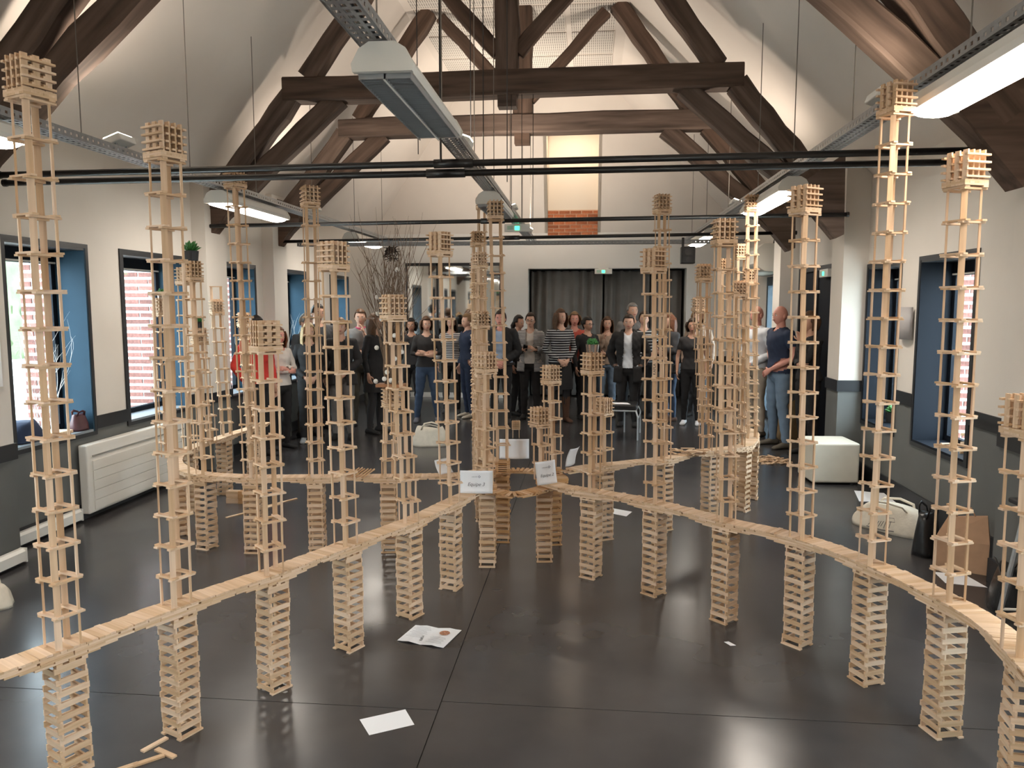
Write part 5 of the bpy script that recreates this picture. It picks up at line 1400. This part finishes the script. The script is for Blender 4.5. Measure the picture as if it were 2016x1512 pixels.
# small leftover cube behind the centre, on the floor
t = empty('floor_cube', (-1.0, 10.7, 0), .1)
o = lattice(t, .12, ME_P)
for i in range(5): inst('plank', ME_P, t, (0, (i - 2) * .024, .116), (0, 0, 0))
for s1 in (-1, 1):
    for s2 in (-1, 1): inst('upright_plank', ME_P, t, (s1 * .045, s2 * .045, .056), (0, PI / 2, 0), )
tag(t, 'small plank cube standing on the floor between the crowd and the centre towers', 'plank cube')
pile(10, -.95, 10.35, .10, .05, 0, 'few loose planks on the floor before the small plank cube', hmax=.02, ang=0)
t = empty('plank_model', (XR + .20, 6.55, .64), .2)
for k2 in range(3):
    for s1 in (-1, 1):
        for s2 in (-1, 1): inst('upright_plank', ME_P, t, (s1 * .045, s2 * .045, k2 * .075 + .012), (PI / 2, 0, 0))
    for q in range(4): inst('cross_plank', ME_P, t, (0, (q - 1.5) * .03, k2 * .075 + .03), (0, 0, 0))
tag(t, 'small plank model on the sill of the nearest right window', 'plank model')
t = inst('plank', ME_P, None, (XR + .18, 7.0, .65), (0, 0, .2)); tag(t, 'single loose plank on the sill of the nearest right window', 'plank')

# ------------------------------------------------------------------ papers on the floor
def flat_sheet(pts, label, z=.0015, mid=0.0, name='paper_sheet'):
    c = Vector((sum(p[0] for p in pts) / 4, sum(p[1] for p in pts) / 4, 0)); t = empty(name, (c.x, c.y, z))
    P = [Vector((p[0], p[1], 0)) - c for p in pts]; mb = MB(); rows = []
    for j in range(5):
        a = P[0].lerp(P[3], j / 4); b = P[1].lerp(P[2], j / 4); rows.append([a.lerp(b, i / 8) + Vector((0, 0, mid * math.sin(PI * 2 * i / 8) ** 2 + .003 * (i in (0, 8)) * (mid > 0))) for i in range(9)])
    mb.loft(rows, cap=False, closed=False); o = mb.build('sheet', M_PAPER, t); o.modifiers.new('t', 'SOLIDIFY').thickness = .0006
    tag(t, label, 'paper'); return t, P
bk, P = flat_sheet([(-1.039, 4.001), (-.765, 3.933), (-.703, 4.169), (-.983, 4.212)], 'open printed booklet with a brown picture lying on the floor', mid=.008, name='booklet')
def onp(u, v, h=.0012): 
    a = P[0].lerp(P[1], u); b = P[3].lerp(P[2], u); return a.lerp(b, v) + Vector((0, 0, h + .008 * math.sin(PI * 2 * u) ** 2 + .0012))
ang = math.atan2((P[1] - P[0]).y, (P[1] - P[0]).x)
lines = MB()
for i in range(9): c = onp(.26, .88 - i * .075); lines.obox(c, (.07 + .02 * (i % 3), .0025, .0004), (0, 0, ang))
for i in range(6): c = onp(.74, .42 - i * .06); lines.obox(c, (.08 + .015 * (i % 2), .0025, .0004), (0, 0, ang))
stuff(lines.build('printed_lines', M_GREYINK, bk))
e = MB(); c = onp(.76, .68, .001); e.tube([c, c + Vector((0, 0, .0005))], .030, 16); e.build('printed_picture', M_BROWNINK, bk)
o = text('KAPLA', .022, M_INK, bk, onp(.42, .30, .0015), (0, 0, ang + PI / 2 + .25), ext=.0002)
flat_sheet([(-1.007, 3.187), (-.928, 3.068), (-.751, 3.17), (-.822, 3.293)], 'blank white card on the dark floor, nearest the camera', mid=0)
flat_sheet([(.18, 6.80), (.36, 6.68), (.42, 6.84), (.24, 6.95)], 'white sheet half hidden behind the copper pot pier')
flat_sheet([(.773, 4.167), (.80, 4.12), (.832, 4.128), (.80, 4.175)], 'tiny scrap of white paper on the floor right of the middle')
flat_sheet([(2.60, 7.42), (2.93, 7.40), (2.96, 7.78), (2.70, 7.86)], 'printed white sheets on the floor below the far right window', mid=.004)
flat_sheet([(2.42, 5.24), (2.66, 5.18), (2.63, 5.42), (2.44, 5.46)], 'white sheet on the floor before the kraft bag')
flat_sheet([(2.56, 7.24), (2.84, 7.12), (2.90, 7.34), (2.68, 7.40)], 'second white sheet lying nearer to the tote bag', z=.004)

# ------------------------------------------------------------------ bags, pouf, bench
def blob_bag(name, x, y, w, d, h, rz, m, label, cat='bag', seed=1, handles=True, hm=None, lump=.12):
    t = empty(name, (x, y, 0), rz); r_ = random.Random(seed); mb = MB(); rg = []
    ph = [r_.uniform(0, 6) for _ in range(6)]
    for j in range(9):
        v = j / 8; row = []
        for i in range(24):
            a = 2 * PI * i / 24; ca_, sa_ = math.cos(a), math.sin(a); k2 = (abs(ca_) ** 3 + abs(sa_) ** 3) ** (-1 / 3)
            k3 = k2 * (1 - .30 * v ** 2.2) * (1 + lump * (math.sin(a * 3 + ph[0] + v * 3) * .5 + math.sin(a * 7 + ph[1] - v * 4) * .25))
            row.append((w / 2 * ca_ * k3, d / 2 * sa_ * k3 * (1 - .35 * v), h * v * (1 + lump * .8 * math.sin(a * 2 + ph[2]) * v)))
        rg.append(row)
    mb.loft(rg); bd = mb.build('body', m, t, smooth=True)
    if handles:
        for s_ in (-1, 1):
            o = MB().tube([(-.25 * w, s_ * d * .18, h * .86), (-.2 * w, s_ * d * .30, h * 1.15), (0, s_ * d * .38, h * 1.22), (.2 * w, s_ * d * .30, h * 1.12), (.25 * w, s_ * d * .18, h * .86)], .012, 6, flat=.35); o.build('handle', hm or m, bd, smooth=True)
    return tag(t, label, cat)
blob_bag('canvas_bag', -2.08, 9.95, .48, .30, .24, .1, M_CANVAS, 'crumpled white canvas bag on the floor before the crowd at left', seed=3)
tb = blob_bag('tote_bag', 2.55, 6.50, .62, .30, .20, -.85, M_CANVAS, 'natural canvas tote bag with a black line drawing by the right wall', seed=5)
dr = MB(); 
for i in range(9): dr.tube([(-.12 + i * .022, -.158 - .002 * (i % 2), .04 + .006 * (i % 3)), (-.09 + i * .02, -.154, .08 + .004 * i)], .002, 4)
dr.tube([(.03, -.152, .10), (.05, -.147, .135), (.09, -.147, .14), (.10, -.151, .11), (.03, -.152, .10)], .002, 4)
dr.tube([(-.13, -.160, .03), (.0, -.164, .025), (.10, -.160, .035)], .003, 4)
stuff(dr.build('line_drawing', M_INK, tb))
blob_bag('handbag', 2.55, 5.85, .20, .16, .32, .5, M_LEATHER, 'upright black leather handbag between the tote bag and the kraft bag', seed=7, lump=.05)
kb = empty('kraft_bag', (2.68, 5.58, 0), -.5)
mb = MB(); mb.loft([[(-.16, -.10, 0), (.16, -.10, 0), (.16, .10, 0), (-.16, .10, 0)], [(-.165, -.10, .22), (.165, -.10, .22), (.16, .10, .22), (-.16, .10, .22)], [(-.10, -.03, .36), (.14, -.03, .40), (.14, .0, .40), (-.10, .0, .36)]]); mb.build('body', M_KRAFT, kb)
MB().tube([(-.05, -.02, .36), (-.03, -.05, .44), (.04, -.05, .45), (.07, -.02, .38)], .005, 6).build('handle', M_KRAFT, kb)
tag(kb, 'brown kraft paper bag leaning by the right wall behind the towers', 'bag')
blob_bag('shoulder_bag', 2.60, 4.84, .34, .20, .25, 1.2, M_LEATHER, 'black leather shoulder bag at the right edge, behind the last tower', seed=9, lump=.06)
blob_bag('canvas_tote', -3.72, 4.22, .34, .22, .14, .3, M_CANVAS, 'pale tote bag with a looped handle at the left edge of the floor', seed=12)
blob_bag('sack', 2.80, 10.95, .34, .34, .52, .1, M_BURL, 'brown cloth sack standing beside the bald men', seed=4, handles=False)
hb_ = blob_bag('handbag', XL - .06, 6.22, .16, .12, .14, 1.4, mat('burgundy_leather', (.07, .02, .025), .4), 'burgundy handbag on the sill of the nearest left window', seed=8, lump=.05); hb_.location.z = .775
jk = blob_bag('folded_jacket', XL - .16, 5.66, .26, .36, .16, 0, C_NAVY, 'dark navy jacket heaped on the sill of the nearest left window', 'jacket', seed=2, handles=False); jk.location.z = .775
pf = empty('pouf', (2.58, 8.34, 0), .05)
bevel(MB().box(-.24, .24, -.24, .24, .02, .44).build('cushion', M_LEATHW, pf), .022, 3)
for sx in (-1, 1):
    for sy in (-1, 1): MB().tube([(sx * .19, sy * .19, 0), (sx * .19, sy * .19, .025)], .02, 8).build('foot', M_TRIM, pf)
for zz in (.425,): MB().tube([(-.235, -.235, zz), (.235, -.235, zz), (.235, .235, zz), (-.235, .235, zz), (-.235, -.235, zz)], .004, 6).build('piping', M_LEATHW, pf)
tag(pf, 'cream leatherette cube pouf by the right wall', 'pouf')
bn_ = empty('bench', (.42, 10.95, 0), -.12)
bevel(MB().box(-.36, .30, -.26, .26, .41, .475).build('seat', M_LEATHER, bn_), .015)
M_LEG = mat('pale_metal_tube', (.62, .66, .70), .3, metal=.5)
MB().tube([(-.36, -.27, .40), (.30, -.27, .40), (.30, .27, .40), (-.36, .27, .40), (-.36, -.27, .40)], .011, 8).build('seat_frame', M_LEG, bn_)
for (x0, y0, x1, y1) in ((.30, -.27, .33, -.33), (.30, .27, .33, .33), (-.30, -.27, -.33, -.33), (-.02, .27, .10, .33)):
    MB().tube([(x0, y0, .40), (x1 * .99, y1 * .99, .33), (x1, y1, 0)], .012, 8).build('leg', M_LEG, bn_)
MB().tube([(.33, -.31, .30), (.33, .31, .30)], .008, 8).build('stretcher', M_LEG, bn_)
tag(bn_, 'black padded bench with pale metal legs before the young man in a coat', 'bench')
flat_sheet([(.38, 10.80), (.62, 10.78), (.58, 10.98), (.36, 10.99)], 'white sheet lying on the black bench', z=.478)
lg = empty('folding_stool', (2.40, 4.55, 0))
MB().tube([(0, 0, .0), (.15, .05, .72)], .016, 8).build('leg', M_STEEL, lg); MB().tube([(.42, 0, 0), (.30, .05, .72)], .016, 8).build('leg', M_STEEL, lg)
MB().tube([(.02, 0, .1), (.42, 0, .1)], .009, 8).build('stretcher', M_WHITE, lg); bevel(MB().box(.10, .36, -.1, .16, .70, .73).build('seat', M_TRIM, lg), .008)
tag(lg, 'grey metal stool leg structure cut by the right edge', 'stool')
